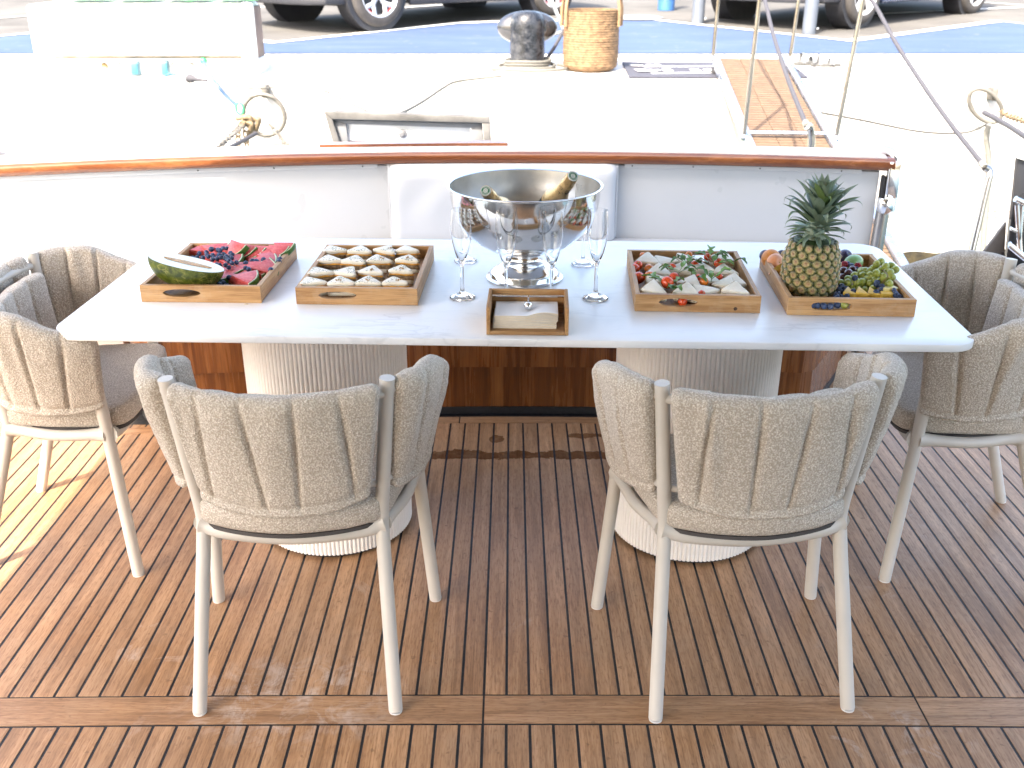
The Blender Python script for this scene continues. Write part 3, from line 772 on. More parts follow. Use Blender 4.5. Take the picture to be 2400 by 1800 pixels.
# ---- mooring rings with chains
M_iron = simple('pale_galvanised_iron', (.13, .122, .108), .6, .2, var=.15, vs=20)
M_chain = simple('rusty_chain', (.19, .14, .085), .75, .2, var=.4, vs=40)
def chain(parent, pts, name='chain', r=.010, step=.052, mat=None):
    P = spline(pts, 24); d = 0; nxt = 0; k = 0; mb = MB()
    for a, b in zip(P[:-1], P[1:]):
        d += (b-a).length
        if d >= nxt:
            T = (b-a).normalized(); sd = T.cross(Vector((0, 1, 0)) if k % 2 else Vector((.3, .2, .9))).normalized()
            mb.tube([a+T*.036*cos(t)+sd*.019*sin(t) for t in [2*pi*q/10 for q in range(10)]], r*.75, 5, closed=True)
            nxt += step; k += 1
    return mb.build(name, mat or M_chain, parent, True, smooth=60)
def ring(label, cx, cz, tilt, dia, sq=1.0):
    t = thing('mooring_ring', label, 'mooring ring', (cx, QE-.06, cz), 0, 'iron mooring rings on the quay wall')
    M = Matrix.Translation((cx, QE-.10, cz)) @ Euler(tilt).to_matrix().to_4x4()
    mb = MB(); mb.tube([M @ Vector((dia/2*cos(a), 0, dia/2*sq*sin(a))) for a in [2*pi*k/40 for k in range(40)]], .017, 9, closed=True); mb.build('ring', M_iron, t, True, smooth=60)
    top = M @ Vector((0, 0, dia/2*sq))
    mb = MB(); mb.box((top.x, QE-.05, top.z+.02), (.05, .12, .10)); mb.build('eye_bracket', M_iron, t, True, bevel=.012)
    return t
r1 = ring('round iron mooring ring with rusty chains hanging by the blue hose', -1.988, 0.386, (.12, .1, 0), .33)
chain(r1, [(-2.099, 8.22, 0.364), (-2.114, 7.9, 0.328), (-2.1, 7.4, 0.312), (-2.061, 6.8, 0.309)], mat=M_iron)
chain(r1, [(-2.079, 8.22, 0.396), (-2.123, 8.1, 0.334), (-2.153, 8.15, 0.226), (-2.177, 8.2, 0.05)])
chain(r1, [(-2.062, 8.2, 0.35), (-2.089, 8.15, 0.293), (-2.099, 8.2, 0.151), (-2.106, 8.2, 0.016)])
chain(r1, [(-1.893, 8.2, 0.33), (-1.813, 8.1, 0.275), (-1.725, 7.9, 0.244), (-1.572, 7.6, 0.223)], mat=M_iron)
for P in [[(-2.158, 8.2, 0.39), (-2.045, 8.16, 0.406), (-2.042, 8.2, 0.317)], [(-2.112, 8.2, 0.35), (-2.037, 8.16, 0.357), (-2.071, 8.2, 0.258)], [(-2.049, 8.2, 0.377), (-1.978, 8.16, 0.391), (-2.017, 8.2, 0.301)]]:
    mb = MB(); mb.tube(spline(P, 6), .02, 8); mb.build('shackle', M_chain, r1, True)
rope('stern_line', 'dark stern line running up to the round mooring ring', [(-1.995, 8.1, 0.291), (-1.987, 7.6, 0.316), (-1.924, 6.9, 0.383), (-1.879, 6.3, 0.447)], .017, M_dark_rope)
rope('stern_line', 'dark rope end at the far left just above the cap rail', [(-3.81, 7.5, 0.273), (-3.224, 6.6, 0.4), (-2.742, 5.8, 0.523)], .018, M_dark_rope)
r2 = ring('tilted iron mooring ring with hanging white rope near the black steps', 3.786, 0.46, (.25, .75, 0), .34, .55)
chain(r2, [(3.822, 8.2, 0.442), (3.8, 8.0, 0.44), (3.74, 7.7, 0.46), (3.656, 7.2, 0.48)])
rope('stern_line', 'dark stern line from the tilted mooring ring out of frame', [(3.693, 8.2, 0.435), (3.677, 7.9, 0.426), (3.514, 7.3, 0.458), (3.315, 6.6, 0.492)], .019, M_dark_rope)
M_wrope = simple('white_rope', (.20, .195, .175), .9, var=.15, vs=60, bump=.6, bs=100, bd=.005)
rope('hanging_rope', 'thick white rope hanging from the tilted mooring ring down the quay wall', [(3.759, 8.22, 0.34), (3.769, 8.25, 0.243), (3.817, 8.27, 0.104), (3.853, 8.28, -0.034), (3.882, 8.29, -0.281), (3.921, 8.3, -0.606), (3.957, 8.3, -0.901)], .024, M_wrope)

# ---- basket, mat, sandals
gx, gy = (0.672, 8.962); gy += .2
M_bask = simple('woven_seagrass', (.155, .094, .048), .8, var=.38, vs=30, bump=.7, bs=90, bd=.006)
bk = thing('wicker_basket', 'tall round woven straw basket with two loop handles on the quay', 'basket', (gx, gy, qz(gy)))
mb = MB(); rows = []; NZ = 96; NA = 64
for i in range(NZ+1):
    z = .49*i/NZ; row = []
    rb = .222+.012*min(1, z/.12)-.004*(z/.49) - .05*max(0, 1-z/.05)**2
    for j in range(NA):
        a = 2*pi*j/NA
        ring_ = abs(sin(pi*z/.020))
        rr = rb+.006*ring_+.004*noise.noise(Vector((cos(a)*6, sin(a)*6, z*40)))
        row.append((rr*cos(a), rr*sin(a), z))
    rows.append(row)
for i in range(20):
    z = .49-.4*i/19; row = []
    for j in range(NA):
        a = 2*pi*j/NA; row.append((.212*cos(a), .212*sin(a), z))
    rows.append(row)
mb.grid(rows, closev=True); mb.f.append(tuple(reversed(range(NA)))); mb.m.append(0); L_ = (len(rows)-1)*NA
mb.f.append(tuple(L_+j for j in range(NA))); mb.m.append(0)
mb.build('basket_body', M_bask, bk, smooth=80)
M_bh = simple('straw_handle', (.19, .12, .065), .8, var=.25, vs=60, bump=.6, bs=120)
for a in (pi+.25, -.25):
    c0 = Vector((.232*cos(a), .232*sin(a), 0)); tg = Vector((-sin(a), cos(a), 0)); o_ = Vector((cos(a), sin(a), 0))*.012
    mb = MB(); mb.tube(spline([c0-tg*.062+o_+Vector((0, 0, .36)), c0-tg*.06+o_+Vector((0, 0, .5)), c0-tg*.045+Vector((0, 0, .57)), c0+Vector((0, 0, .605)), c0+tg*.045+Vector((0, 0, .57)), c0+tg*.06+o_+Vector((0, 0, .5)), c0+tg*.062+o_+Vector((0, 0, .36))], 6), .015, 9); mb.build('handle', M_bh, bk, smooth=60)
M_mat = simple('grey_door_mat', (.040, .042, .058), .9, var=.15, vs=20, bump=.4, bs=200)
M_matw = simple('white_mat_print', (.55, .55, .56), .9)
m0, m1, m2, m3 = (0.982, 9.518, 0.664), (0.954, 8.662, 0.636), (2.413, 8.662, 0.636), (2.467, 9.491, 0.663)
mt = thing('door_mat', 'dark grey welcome mat with upside-down white letters under the gangway end', 'mat', ((m0[0]+m2[0])/2, (m0[1]+m2[1])/2, 0))
mb = MB(); P = [m1, m2, m3, m0]; mb.add([(x, y, z+.006) for x, y, z in P]+[(x, y, z+.018) for x, y, z in P], [(3, 2, 1, 0), (4, 5, 6, 7), (0, 1, 5, 4), (1, 2, 6, 5), (2, 3, 7, 6), (3, 0, 4, 7)]); mb.build('mat_body', M_mat, mt, True, smooth=0)
SL = math.atan(.033)
def text(s, name, mat, size, loc, rot, parent, ext=.001, align='CENTER', bold=0.0, sx=1.0):
    cu = bpy.data.curves.new(name, 'FONT'); cu.body = s; cu.size = size; cu.extrude = ext; cu.align_x = align; cu.align_y = 'CENTER'; cu.offset = bold
    tmp = bpy.data.objects.new('tmp', cu); COL.objects.link(tmp)
    dg = bpy.context.evaluated_depsgraph_get(); me = bpy.data.meshes.new_from_object(tmp.evaluated_get(dg)); bpy.data.objects.remove(tmp)
    me.materials.clear(); me.materials.append(mat)
    o = bpy.data.objects.new(name, me); COL.objects.link(o); o.parent = parent; o.scale = (sx, 1, 1)
    o.location = Vector(loc)-(parent.location if parent.parent is None else parent.parent.location+parent.location); o.rotation_euler = rot
    return o
for (s, px0, py0, sz, sx) in (('NUS', 1.509, 9.047, .40, 1.22), ('R3', 1.162, 9.334, .30, .85)):
    text(s, 'mat_lettering', M_matw, sz, (px0, py0, qz(py0)+.0195), (SL, 0, pi), mt, bold=.012, sx=sx)
for (a, b) in (((1.137, 9.22, 0.654), (1.777, 9.245, 0.655)), ((1.157, 8.837, 0.642), (1.711, 8.88, 0.643))):
    mb = MB(); mb.add([(a[0], a[1]-.03, qz(a[1])+.0195), (b[0], b[1]-.03, qz(b[1])+.0195), (b[0], b[1]+.035, qz(b[1])+.0195), (a[0], a[1]+.035, qz(a[1])+.0195)], [(0, 1, 2, 3)]); mb.build('mat_stripe', M_matw, mt, True, smooth=0)
M_sole = simple('grey_sandal', (.07, .07, .068), .8); M_strap = simple('pale_strap', (.17, .175, .18), .7)
for (px0, py0, rz, lab) in ((2.623, 9.465, radians(12), 'grey strappy sandal behind, toe towards the gangway'), (2.753, 9.36, radians(-4), 'grey strappy sandal in front, lying by the gangway')):
    sd = thing('sandal', lab, 'sandal', (px0, py0, qz(py0)+.001), rz, 'pair of sandals left on the quay')
    out = [(.135*cos(a), (.046-.010*cos(a+.4))*sin(a)*1.0) for a in [2*pi*k/28 for k in range(28)]]
    mb = MB(); mb.prism(out, 0, .026); mb.build('sole', M_sole, sd, bevel=.006)
    for (x, h_, w_) in ((.045, .055, .045), (-.055, .085, .03)):
        rows = []
        for k in range(13):
            a = pi*k/12; rows.append([(x-w_/2, .046*cos(a), .018+h_*sin(a)**.8), (x+w_/2, .044*cos(a), .018+(h_-.006)*sin(a)**.8)])
        mb = MB(); mb.grid(rows); mb.build('strap', M_strap, sd, smooth=60)

# ---- posts on the road
M_post = simple('grey_painted_steel', (.085, .10, .125), .5, var=.08)
for (x, y, lab) in ((*(2.213, 12.913), 'slate grey steel post behind the gangway, in front of the number plate'), (*(3.248, 11.816), 'slate grey steel post behind the gangway, beside the silver wheel')):
    pt = thing('bollard_post', lab, 'post', (x, y, qz(y)), 0, 'grey steel posts along the parking bays')
    mb = MB(); mb.lathe([(0, 0), (.073, 0), (.073, .9), (.066, .93), (.04, .95), (0, .955)], 28); mb.build('post_tube', M_post, pt, smooth=40)
    mb = MB(); mb.lathe([(0, -.02), (.012, -.02), (.012, .01), (0, .012)], 10, Matrix.Translation((.075, -.06, .06)) @ Matrix.Rotation(pi/2, 4, 'X')); mb.build('bolt', M_steel, pt)
x, y = (2.063, 14.577)
bp_ = thing('blue_post', 'short blue plastic post base standing on the pale asphalt', 'post', (x, y, qz(y)))
M_bpost = simple('blue_plastic', (.035, .115, .30), .5, var=.15, vs=10)
mb = MB(); mb.lathe([(0, 0), (.112, 0), (.112, .14), (.108, .16), (.085, .22), (.08, .7), (.07, .74), (0, .75)], 28); mb.build('post_base', M_bpost, bp_, smooth=40)
mb = MB(); mb.lathe([(.113, .125), (.1145, .127), (.1145, .139), (.113, .141)], 28); mb.build('band', M_bpost, bp_, smooth=40)
# folded stand leaning between bollard and basket
M_grey = simple('grey_metal_tube', (.17, .185, .19), .5, .3)
fs = thing('folding_stand', 'grey metal folding stand leaning behind the bollard and the straw basket', 'stand', (0.381, 9.518, 0.664))
mb = MB(); mb.tube([(0.336, 9.9, 1.225), (0.467, 9.7, 0.928)], .022, 10, flat=.5); mb.build('upper_bar', M_grey, fs, True)
mb = MB(); mb.tube([(0.467, 9.7, 0.939), (0.381, 9.6, 0.802), (0.298, 9.55, 0.686)], .016, 8); mb.build('lower_bar', M_dark_rope, fs, True)
mb = MB(); mb.tube([(0.386, 9.75, 0.899), (0.467, 9.7, 0.928), (0.536, 9.7, 0.954)], .014, 8); mb.build('cross_bar', M_grey, fs, True)

# ---- cars
def wheel(parent, M, spokes, rimmat, accent=None, r=.345):
    t = bpy.data.objects.new('wheel', None); 
    mb = MB(); w2 = .118
    mb.lathe([(r*.70, -w2), (r*.80, -w2-.006), (r*.93, -w2+.004), (r*.985, -w2+.022), (r, -w2*.5), (r, w2*.5), (r*.985, w2-.022), (r*.93, w2-.004), (r*.80, w2+.006), (r*.70, w2)], 48, M)
    wh = mb.build('wheel', M_tyre, parent, smooth=50)
    mb = MB(); mb.lathe([(r*.70, w2-.004), (r*.72, w2+.003), (r*.69, w2+.004), (r*.655, w2-.01), (r*.64, w2-.05), (r*.63, .06)], 48, M)
    n5 = 5
    for k in range(n5):
        a = 2*pi*k/n5+pi/2+pi
        for da in ((-.16, .16) if spokes == 'y' else (-.07, .07)):
            p0 = Vector((.05*cos(a), .05*sin(a), w2-.035)); p1 = Vector((r*.38*cos(a), r*.38*sin(a), w2-.03)); p2 = Vector((r*.67*cos(a+da*2), r*.67*sin(a+da*2), w2-.012))
            mb.tube([M @ p0, M @ p1, M @ p2], [.03, .03, .026], 8, flat=.6)
    mb.lathe([(0, w2-.012), (.05, w2-.014), (.062, w2-.03), (.06, w2-.06), (0, w2-.06)], 20, M)
    mb.build('rim', rimmat, wh, smooth=50)
    mb = MB(); mb.lathe([(0, .066), (r*.62, .066), (r*.62, .064), (0, .064)], 32, M); mb.build('brake_disc', M_black, wh)
    if accent:
        for k in range(n5):
            a0 = 2*pi*k/n5+pi/2+pi
            mb = MB(); rows = []
            for q in range(7):
                a = a0-.24+.48*q/6
                rows.append([M @ Vector((r*.60*cos(a), r*.60*sin(a), w2-.022)), M @ Vector((r*.675*cos(a), r*.675*sin(a), w2-.006))])
            mb.grid([[tuple(p) for p in rw] for rw in rows]); mb.build('red_insert', accent, wh)
    return wh
M_tyre = simple('dusty_tyre', (.055, .050, .047), .85, var=.2, vs=12, bump=.5, bs=60, bd=.004)
M_alloy = simple('pale_alloy', (.62, .63, .65), .35, .6, var=.05)
M_alloy_d = simple('grey_alloy', (.30, .31, .33), .35, .6, var=.05)
M_red = simple('red_insert_paint', (.45, .03, .03), .4)
M_carglass = simple('car_glass', (.02, .025, .03), .05, var=.1, rv=.02)
M_trim = simple('black_car_trim', (.022, .023, .028), .5)
M_lamp = simple('headlamp_glass', (.55, .60, .66), .1, .2, var=.05)
def car(label, loc, heading, paint, rimmat, spokes, accent=None, L=4.35, wb=2.72, plate=None, gl=.0):
    rz = atan2(heading[1], heading[0])
    t = thing('parked_car', label, 'car', (loc[0], loc[1], loc[2]), rz, 'cars parked beyond the blue marking')
    f0 = L*.5; hw = .90
    secs = [(-f0, .62, .34, .72, .74, .55), (-f0+.12, .82, .26, .92, 1.02, .60), (-f0+.5, .89, .22, 1.0, 1.50, .62), (-f0+1.1, .90, .22, 1.0, 1.60, .64), (0, .90, .22, .98, 1.60, .65), (.55, .90, .22, .97, 1.42, .62), (1.15, .90, .22, .95, 1.0, .60), (f0-.45, .89, .22, .88, .93, .60), (f0-.12, .80, .24, .72, .76, .55), (f0, .60, .30, .60, .62, .45)]
    rows = []
    for (x, w_, zb, zl, zr, rw) in secs:
        h = [(w_*.80, zb), (w_*.97, zb+.06), (w_, zb+.22), (w_*1.0, zl-.12), (w_*.965, zl), (rw*1.04, zr-.06), (rw*.92, zr), (rw*.4, zr+.02)]
        rows.append([(x, y, z) for y, z in h]+[(x, -y, z) for y, z in reversed(h)])
    mb = MB(); mb.grid(rows, closev=True); N = len(rows[0]); mb.f += [tuple(range(N)), tuple((len(rows)-1)*N+N-1-i for i in range(N))]; mb.m += [0, 0]
    body = mb.build('body', paint, t, smooth=35)
    # glass band
    for sy in (-1, 1):
        mb = MB(); P = [(-f0+.62, 1.02), (-f0+.9, 1.46), (.05, 1.49), (.95, 1.03)]
        yy = lambda z: (.875-(z-.98)*.42)+.006
        mb.add([(x, sy*yy(z), z) for x, z in P]+[(x, sy*(yy(z)-.01), z) for x, z in P], [(0, 1, 2, 3), (7, 6, 5, 4)]); mb.build('side_window', M_carglass, t, smooth=0)
        mb = MB(); mb.box((-.05, sy*.895, .27), (wb-.75, .05, .12)); mb.build('sill', M_trim if gl < .5 else paint, t, bevel=.02)
        mb = MB(); mb.ball((f0-.28, sy*.66, .72), (.20, .17, .075), 14, 8); mb.build('headlight', M_lamp, t)
    mb = MB(); mb.add([(.62, -.56, 1.41), (.62, .56, 1.41), (1.13, .58, 1.02), (1.13, -.58, 1.02)], [(0, 1, 2, 3)]); mb.build('windscreen', M_carglass, t, loc=(.02, 0, .012))
    # bumper
    mb = MB()
    out = [(-.3, -.885), (.0, -.86), (.13, -.70), (.20, -.42), (.215, 0), (.20, .42), (.13, .70), (.0, .86), (-.3, .885)]
    for (z0, z1, sc) in ((.24, .33, 1.0),):
        mb.prism([(f0-.15+x*sc, y) for x, y in out], z0, z1)
    mb.build('front_bumper', M_trim, t, bevel=.02, seg=2)
    mb = MB(); mb.prism([(f0-.18+x, y*.99) for x, y in out], .332, .60); mb.build('bumper_skin', paint, t, bevel=.04, seg=3)
    for z in (.37, .43, .49):
        mb = MB(); mb.tube([(f0-.17+x+.006, y*.6, z) for x, y in out[2:-2]], .012, 6); mb.build('grille_bar', M_chrome if gl else M_trim, t)
    mb = MB(); mb.tube([(f0-.14+x, y*.97, .335) for x, y in out], .016, 8); mb.build('bumper_trim', M_chrome, t)
    for sx in (-1, 1):
        for sy in (-1, 1):
            x = wb/2*sx+.02
            M = Matrix.Translation((x, sy*.845, .345)) @ Matrix.Rotation(-sy*pi/2, 4, 'X')
            mb = MB(); mb.lathe([(0, -.16), (.405, -.16), (.405, .062), (0, .062)], 40, M); mb.build('wheel_arch', M_trim, t, smooth=30)
            wheel(t, M, spokes, rimmat, accent)
    if plate:
        mb = MB(); mb.box((f0+.045, 0, .40), (.012, .52, .112)); pl = mb.build('number_plate', simple('white_plate', (.70, .71, .72), .4, var=.02), t, bevel=.003)
        mb = MB(); mb.box((f0+.0525, -.238, .40), (.002, .035, .10)); mb.build('plate_band', simple('plate_blue', (.09, .16, .42), .4), pl)
        cu = bpy.data.curves.new('plate_lettering', 'FONT'); cu.body = plate; cu.size = .108; cu.align_x = 'CENTER'; cu.align_y = 'CENTER'; cu.extrude = .0005
        tmp = bpy.data.objects.new('tmp', cu); COL.objects.link(tmp); dg = bpy.context.evaluated_depsgraph_get()
        me = bpy.data.meshes.new_from_object(tmp.evaluated_get(dg)); bpy.data.objects.remove(tmp); me.materials.clear(); me.materials.append(simple('plate_ink', (.12, .13, .15), .5))
        o = bpy.data.objects.new('plate_lettering', me); COL.objects.link(o); o.parent = pl; o.location = (f0+.0525, .015, .40); o.rotation_euler = (pi/2, 0, pi/2); o.scale = (.86, 1, 1)
    return t
M_graph = simple('graphite_car_paint', (.075, .080, .092), .25, .5, var=.04, coat=.8)
M_silver = simple('silver_car_paint', (.26, .26, .27), .28, .5, var=.04, coat=.8)
M_navy = simple('dark_blue_car_paint', (.035, .05, .095), .25, .4, var=.04, coat=.8)
hd = Vector((-.73, -.68, 0)).normalized(); rt = Vector((hd.y, -hd.x, 0))
f1 = Vector((-1.545, 12.147, 0.751)); c1 = f1-hd*1.36+rt*.80; c1.z = qz(c1.y)
car('graphite car with red-accented alloy wheels parked beyond the white chest and bollard', c1, hd, M_graph, M_alloy, 'y', M_red)
hd = Vector((-.74, -.67, 0)).normalized(); rt = Vector((hd.y, -hd.x, 0))
f2 = Vector((3.882, 12.408, 0.759)); c2 = f2-hd*1.36+rt*.80; c2.z = qz(c2.y)
car('dark blue car with silver wheels and a white number plate behind the gangway', c2, hd, M_navy, M_alloy, 'n', None, plate='4882 JRY', gl=1)

# ---- gangway (passerelle)
G0, G1 = Vector((1.823, 4.75, -.105)), Vector((1.973, 8.87, .772))
gw = thing('gangway', 'slatted teak gangway with steel side rails sloping up to the quay', 'gangway', tuple(G1))
dv = (G1-G0); GL = dv.length; dv.normalize(); rx = Vector((1, 0, 0)); rx = (rx-dv*rx.dot(dv)).normalized(); up = rx.cross(dv)
def gp_(u, x, z=0): return G0+dv*(u*GL)+rx*x+up*z
M_slat = simple('sun_bleached_teak', (.115, .073, .044), .7, var=.22, vs=14)
M_alu = simple('white_anodised_rail', (.50, .56, .66), .28, .9, var=.05)
for sx in (-1, 1):
    mb = MB(); a = sx*.285
    v = []
    for u in (0, 1):
        for (x, z) in ((a-.026, -.04), (a+.026, -.04), (a+.026, .030), (a-.026, .030)): v.append(gp_(u, x, z))
    mb.add(v, [(0, 1, 2, 3), (7, 6, 5, 4), (0, 4, 5, 1), (1, 5, 6, 2), (2, 6, 7, 3), (3, 7, 4, 0)]); mb.build('side_rail', M_alu, gw, True, bevel=.008)
slat = None; NS = 88
for i in range(NS):
    u = (i+.5)/NS; hl = GL/NS*.5-.0045
    for (x0, x1) in ((-.252, -.086), (-.082, .082), (.086, .252)):
        mb = MB(); v = []
        for z in (-.012, .004):
            for (x, d) in ((x0, -hl), (x1, -hl), (x1, hl), (x0, hl)): v.append(gp_(u, x, z)+dv*d)
        mb.add(v, [(3, 2, 1, 0), (4, 5, 6, 7), (0, 1, 5, 4), (1, 2, 6, 5), (2, 3, 7, 6), (3, 0, 4, 7)]); mb.build('slat', M_slat, gw, True, smooth=0)
mb = MB(); v = [gp_(u, x, -.02) for u, x in ((.01, -.25), (.01, .25), (.99, .25), (.99, -.25))]; mb.add(v, [(0, 1, 2, 3)]); mb.build('under_tray', simple('dark_under_tray', (.05, .04, .035), .8), gw, True, smooth=0)
mb = MB(); mb.tube([gp_(.59, -.285, .038), gp_(.59, .285, .038)], .014, 8); mb.build('cross_bar', M_alu, gw, True)
for sx in (-1, 1):
    mb = MB(); mb.tube([gp_(.985, sx*.22, -.10), gp_(.985, sx*.31, -.10)], .05, 14); mb.build('end_roller', M_black, gw, True)
st = {}
for (u, sx, lean) in ((.985, -1, 0.02), (.985, 1, .05), (.58, -1, .03), (.58, 1, .075)):
    a = gp_(u, sx*.315, .02); b = a+Vector((lean, 0.02, .95))
    mb = MB(); mb.tube([a, b], .0155, 10); sn = mb.build('stanchion', M_steel_d, gw, True)
    for q_, r_ in ((b, .027), (a, .026)):
        mb = MB(); mb.ball(q_, r_, 12, 8); mb.build('stanchion_end', M_chrome, sn, loc=tuple(-gw.location))
    st[(u, sx)] = b
def handrope(a, b, c):
    mb = MB(); pts = [a, a.lerp(b, .5)-Vector((0, 0, .05)), b, b.lerp(c, .35)-Vector((0, 0, .035)), b.lerp(c, .7)-Vector((0, 0, .035)), c]
    mb.tube(spline(pts, 8), .0125, 8); mb.build('hand_rope', M_dark_rope, gw, True)
handrope(st[(.985, -1)], st[(.58, -1)], Vector((1.475, 5.22, .812)))
handrope(st[(.985, 1)], st[(.58, 1)], Vector((2.395, 5.2, 0.609)))
for (lab, pts) in (('bent stainless gate rail behind the cap rail, roped to the gangway', [(1.52, 5.25, -.28), (1.52, 5.25, .3), (1.519, 5.25, 0.69), (1.51, 5.25, 0.771), (1.495, 5.24, 0.805), (1.475, 5.22, .812)]),
                   ('bent stainless gate rail roped to the gangway near the black steps', [(2.325, 5.05, -0.087), (2.358, 5.1, 0.147), (2.393, 5.15, 0.362), (2.416, 5.18, 0.531), (2.424, 5.19, 0.573), (2.42, 5.2, 0.594), (2.395, 5.2, 0.609)])):
    pr = thing('gate_rail', lab, 'hand rail', tuple(pts[0]), 0, 'bent stainless rails at the gangway')
    mb = MB(); mb.tube(spline(pts, 6), .019, 12); mb.build('rail_tube', M_steel_d, pr, True, smooth=60)
    mb = MB(); mb.tube([pts[-1], Vector(pts[-1])+(st[(.58, 1 if 'steps' in lab else -1)]-Vector(pts[-1])).normalized()*.04], .017, 8); mb.build('rope_end', M_wrope, pr, True)

# ---- black boarding steps at the right
bs = thing('boarding_steps', 'black perforated boarding steps with stainless rungs at the right edge', 'steps', (2.352, 4.6, 0.236))
M_blk = simple('black_powder_coat', (.018, .018, .022), .35, var=.1)
def slab(name, pts, y, th, mat, parent):
    mb = MB(); F = [Vector(p) for p in pts]; n = len(F)
    mb.add([tuple(p) for p in F]+[(p.x, p.y+th, p.z) for p in F], [tuple(range(n)), tuple(reversed(range(n, 2*n)))]+[(i, n+i, n+(i+1) % n, (i+1) % n) for i in range(n)])
    return mb.build(name, mat, parent, True, bevel=.004)
slab('side_plate', [(2.326, 4.62, 0.125), (2.27, 4.62, 0.767), (2.322, 4.62, 0.752), (2.448, 4.62, 0.125)], 4.62, .03, M_blk, bs)
tp_ = slab('perforated_panel', [(2.163, 4.66, 0.112), (2.188, 4.66, 0.27), (2.295, 4.66, 0.465), (2.342, 4.66, 0.112)], 4.66, .02, simple('grey_perforated_panel', (.06, .057, .058), .5), bs)
for P in [(2.228, 4.655, 0.267), (2.253, 4.655, 0.274), (2.278, 4.655, 0.28), (2.276, 4.655, 0.313), (2.303, 4.655, 0.286), (2.301, 4.655, 0.319)]:
        mb = MB(); mb.box(P, (.013, .008, .006)); mb.build('slot', M_black, bs, True, bevel=.001)
for pts, r in [([(2.274, 4.58, 0.591), (2.321, 4.58, 0.57), (2.38, 4.58, 0.544)], 0.014), ([(2.284, 4.58, 0.379), (2.367, 4.58, 0.318), (2.435, 4.58, 0.271)], 0.016), ([(2.287, 4.58, 0.564), (2.342, 4.58, 0.345)], 0.012), ([(2.309, 4.58, 0.56), (2.326, 4.58, 0.405)], 0.012), ([(2.277, 4.58, 0.455), (2.324, 4.58, 0.435)], 0.009)]:
    mb = MB(); mb.tube(pts, r, 10); mb.build('rung', M_steel, bs, True)
mb = MB(); mb.tube([(2.261, 4.57, 0.498), (2.279, 4.56, 0.248)], .005, 6); mb.build('cord', M_wrope, bs, True)
slab('top_cap', [(2.251, 4.6, 0.786), (2.308, 4.6, 0.779), (2.313, 4.6, 0.752), (2.259, 4.6, 0.767)], 4.60, .06, M_chest, bs)

# ---- open stern hatch
hx = thing('stern_hatch', 'open stern hatch with weathered grey rubber frame and white latch panel', 'hatch', (-.55, 5.1, .55))
M_gasket = simple('weathered_grey_frame', (.105, .102, .098), .75, var=.35, vs=9, bump=.3, bs=60, bd=.003)
M_gin = simple('inner_grey_frame', (.165, .17, .178), .6, var=.15, vs=8)
slab('frame_top', [(-0.913, 5.1, 0.899), (-0.11, 5.1, 0.874), (-0.108, 5.1, 0.844), (-0.879, 5.1, 0.862)], 5.10, .06, M_gasket, hx)
slab('frame_side', [(-0.914, 5.101, 0.896), (-0.877, 5.101, 0.862), (-0.837, 5.101, 0.705), (-0.873, 5.101, 0.705)], 5.101, .06, M_gasket, hx)
slab('frame_side', [(-0.144, 5.101, 0.843), (-0.108, 5.101, 0.843), (-0.101, 5.101, 0.713), (-0.135, 5.101, 0.713)], 5.101, .06, M_gasket, hx)
slab('inner_frame', [(-0.882, 5.13, 0.855), (-0.147, 5.13, 0.838), (-0.204, 5.13, 0.816), (-0.814, 5.13, 0.835)], 5.13, .03, M_gin, hx)
slab('inner_frame', [(-0.882, 5.131, 0.855), (-0.816, 5.131, 0.835), (-0.81, 5.131, 0.699), (-0.84, 5.131, 0.699)], 5.131, .03, M_gin, hx)
slab('inner_frame', [(-0.147, 5.131, 0.839), (-0.138, 5.131, 0.708), (-0.203, 5.131, 0.708), (-0.202, 5.131, 0.818)], 5.131, .03, M_gin, hx)
slab('latch_panel', [(-0.818, 5.16, 0.834), (-0.207, 5.16, 0.813), (-0.208, 5.16, 0.736), (-0.824, 5.16, 0.751)], 5.16, .03, M_paint, hx)
slab('lower_panel', [(-0.826, 5.175, 0.747), (-0.209, 5.175, 0.732), (-0.21, 5.175, 0.691), (-0.826, 5.175, 0.691)], 5.175, .02, simple('light_grey_panel', (.30, .31, .32), .5), hx)
slab('strike_block', [(-0.638, 5.165, 0.746), (-0.527, 5.165, 0.742), (-0.529, 5.165, 0.693), (-0.64, 5.165, 0.693)], 5.165, .02, M_chest, hx)
lp = slab('latch_plate', [(-0.616, 5.15, 0.805), (-0.452, 5.15, 0.801), (-0.453, 5.15, 0.755), (-0.618, 5.15, 0.759)], 5.150, .012, M_paint, hx)
slab('latch_body', [(-0.586, 5.142, 0.804), (-0.487, 5.142, 0.8), (-0.488, 5.142, 0.762), (-0.588, 5.142, 0.766)], 5.142, .012, M_paint, hx)
c0 = Vector((-0.54, 5.138, 0.786)); mb = MB(); mb.lathe([(0, -.012), (.008, -.012), (.010, -.006), (.021, -.004), (.022, 0), (.022, .006), (0, .006)], 24, Matrix.Translation(c0) @ Matrix.Rotation(pi/2, 4, 'X') @ Matrix.Rotation(pi, 4, 'X') @ Matrix.Scale(1, 4)); mb.build('latch_knob', simple('dull_steel', (.22, .22, .23), .4, .6), hx, True)
for P in [(-0.605, 5.138, 0.788), (-0.574, 5.138, 0.786), (-0.504, 5.138, 0.784), (-0.462, 5.138, 0.782)]:
    mb = MB(); mb.ball(P, (.006, .004, .006), 10, 6); mb.build('screw', M_steel, hx, True)

# =================================================================== on the table
TZ = .751
def C(x): return x
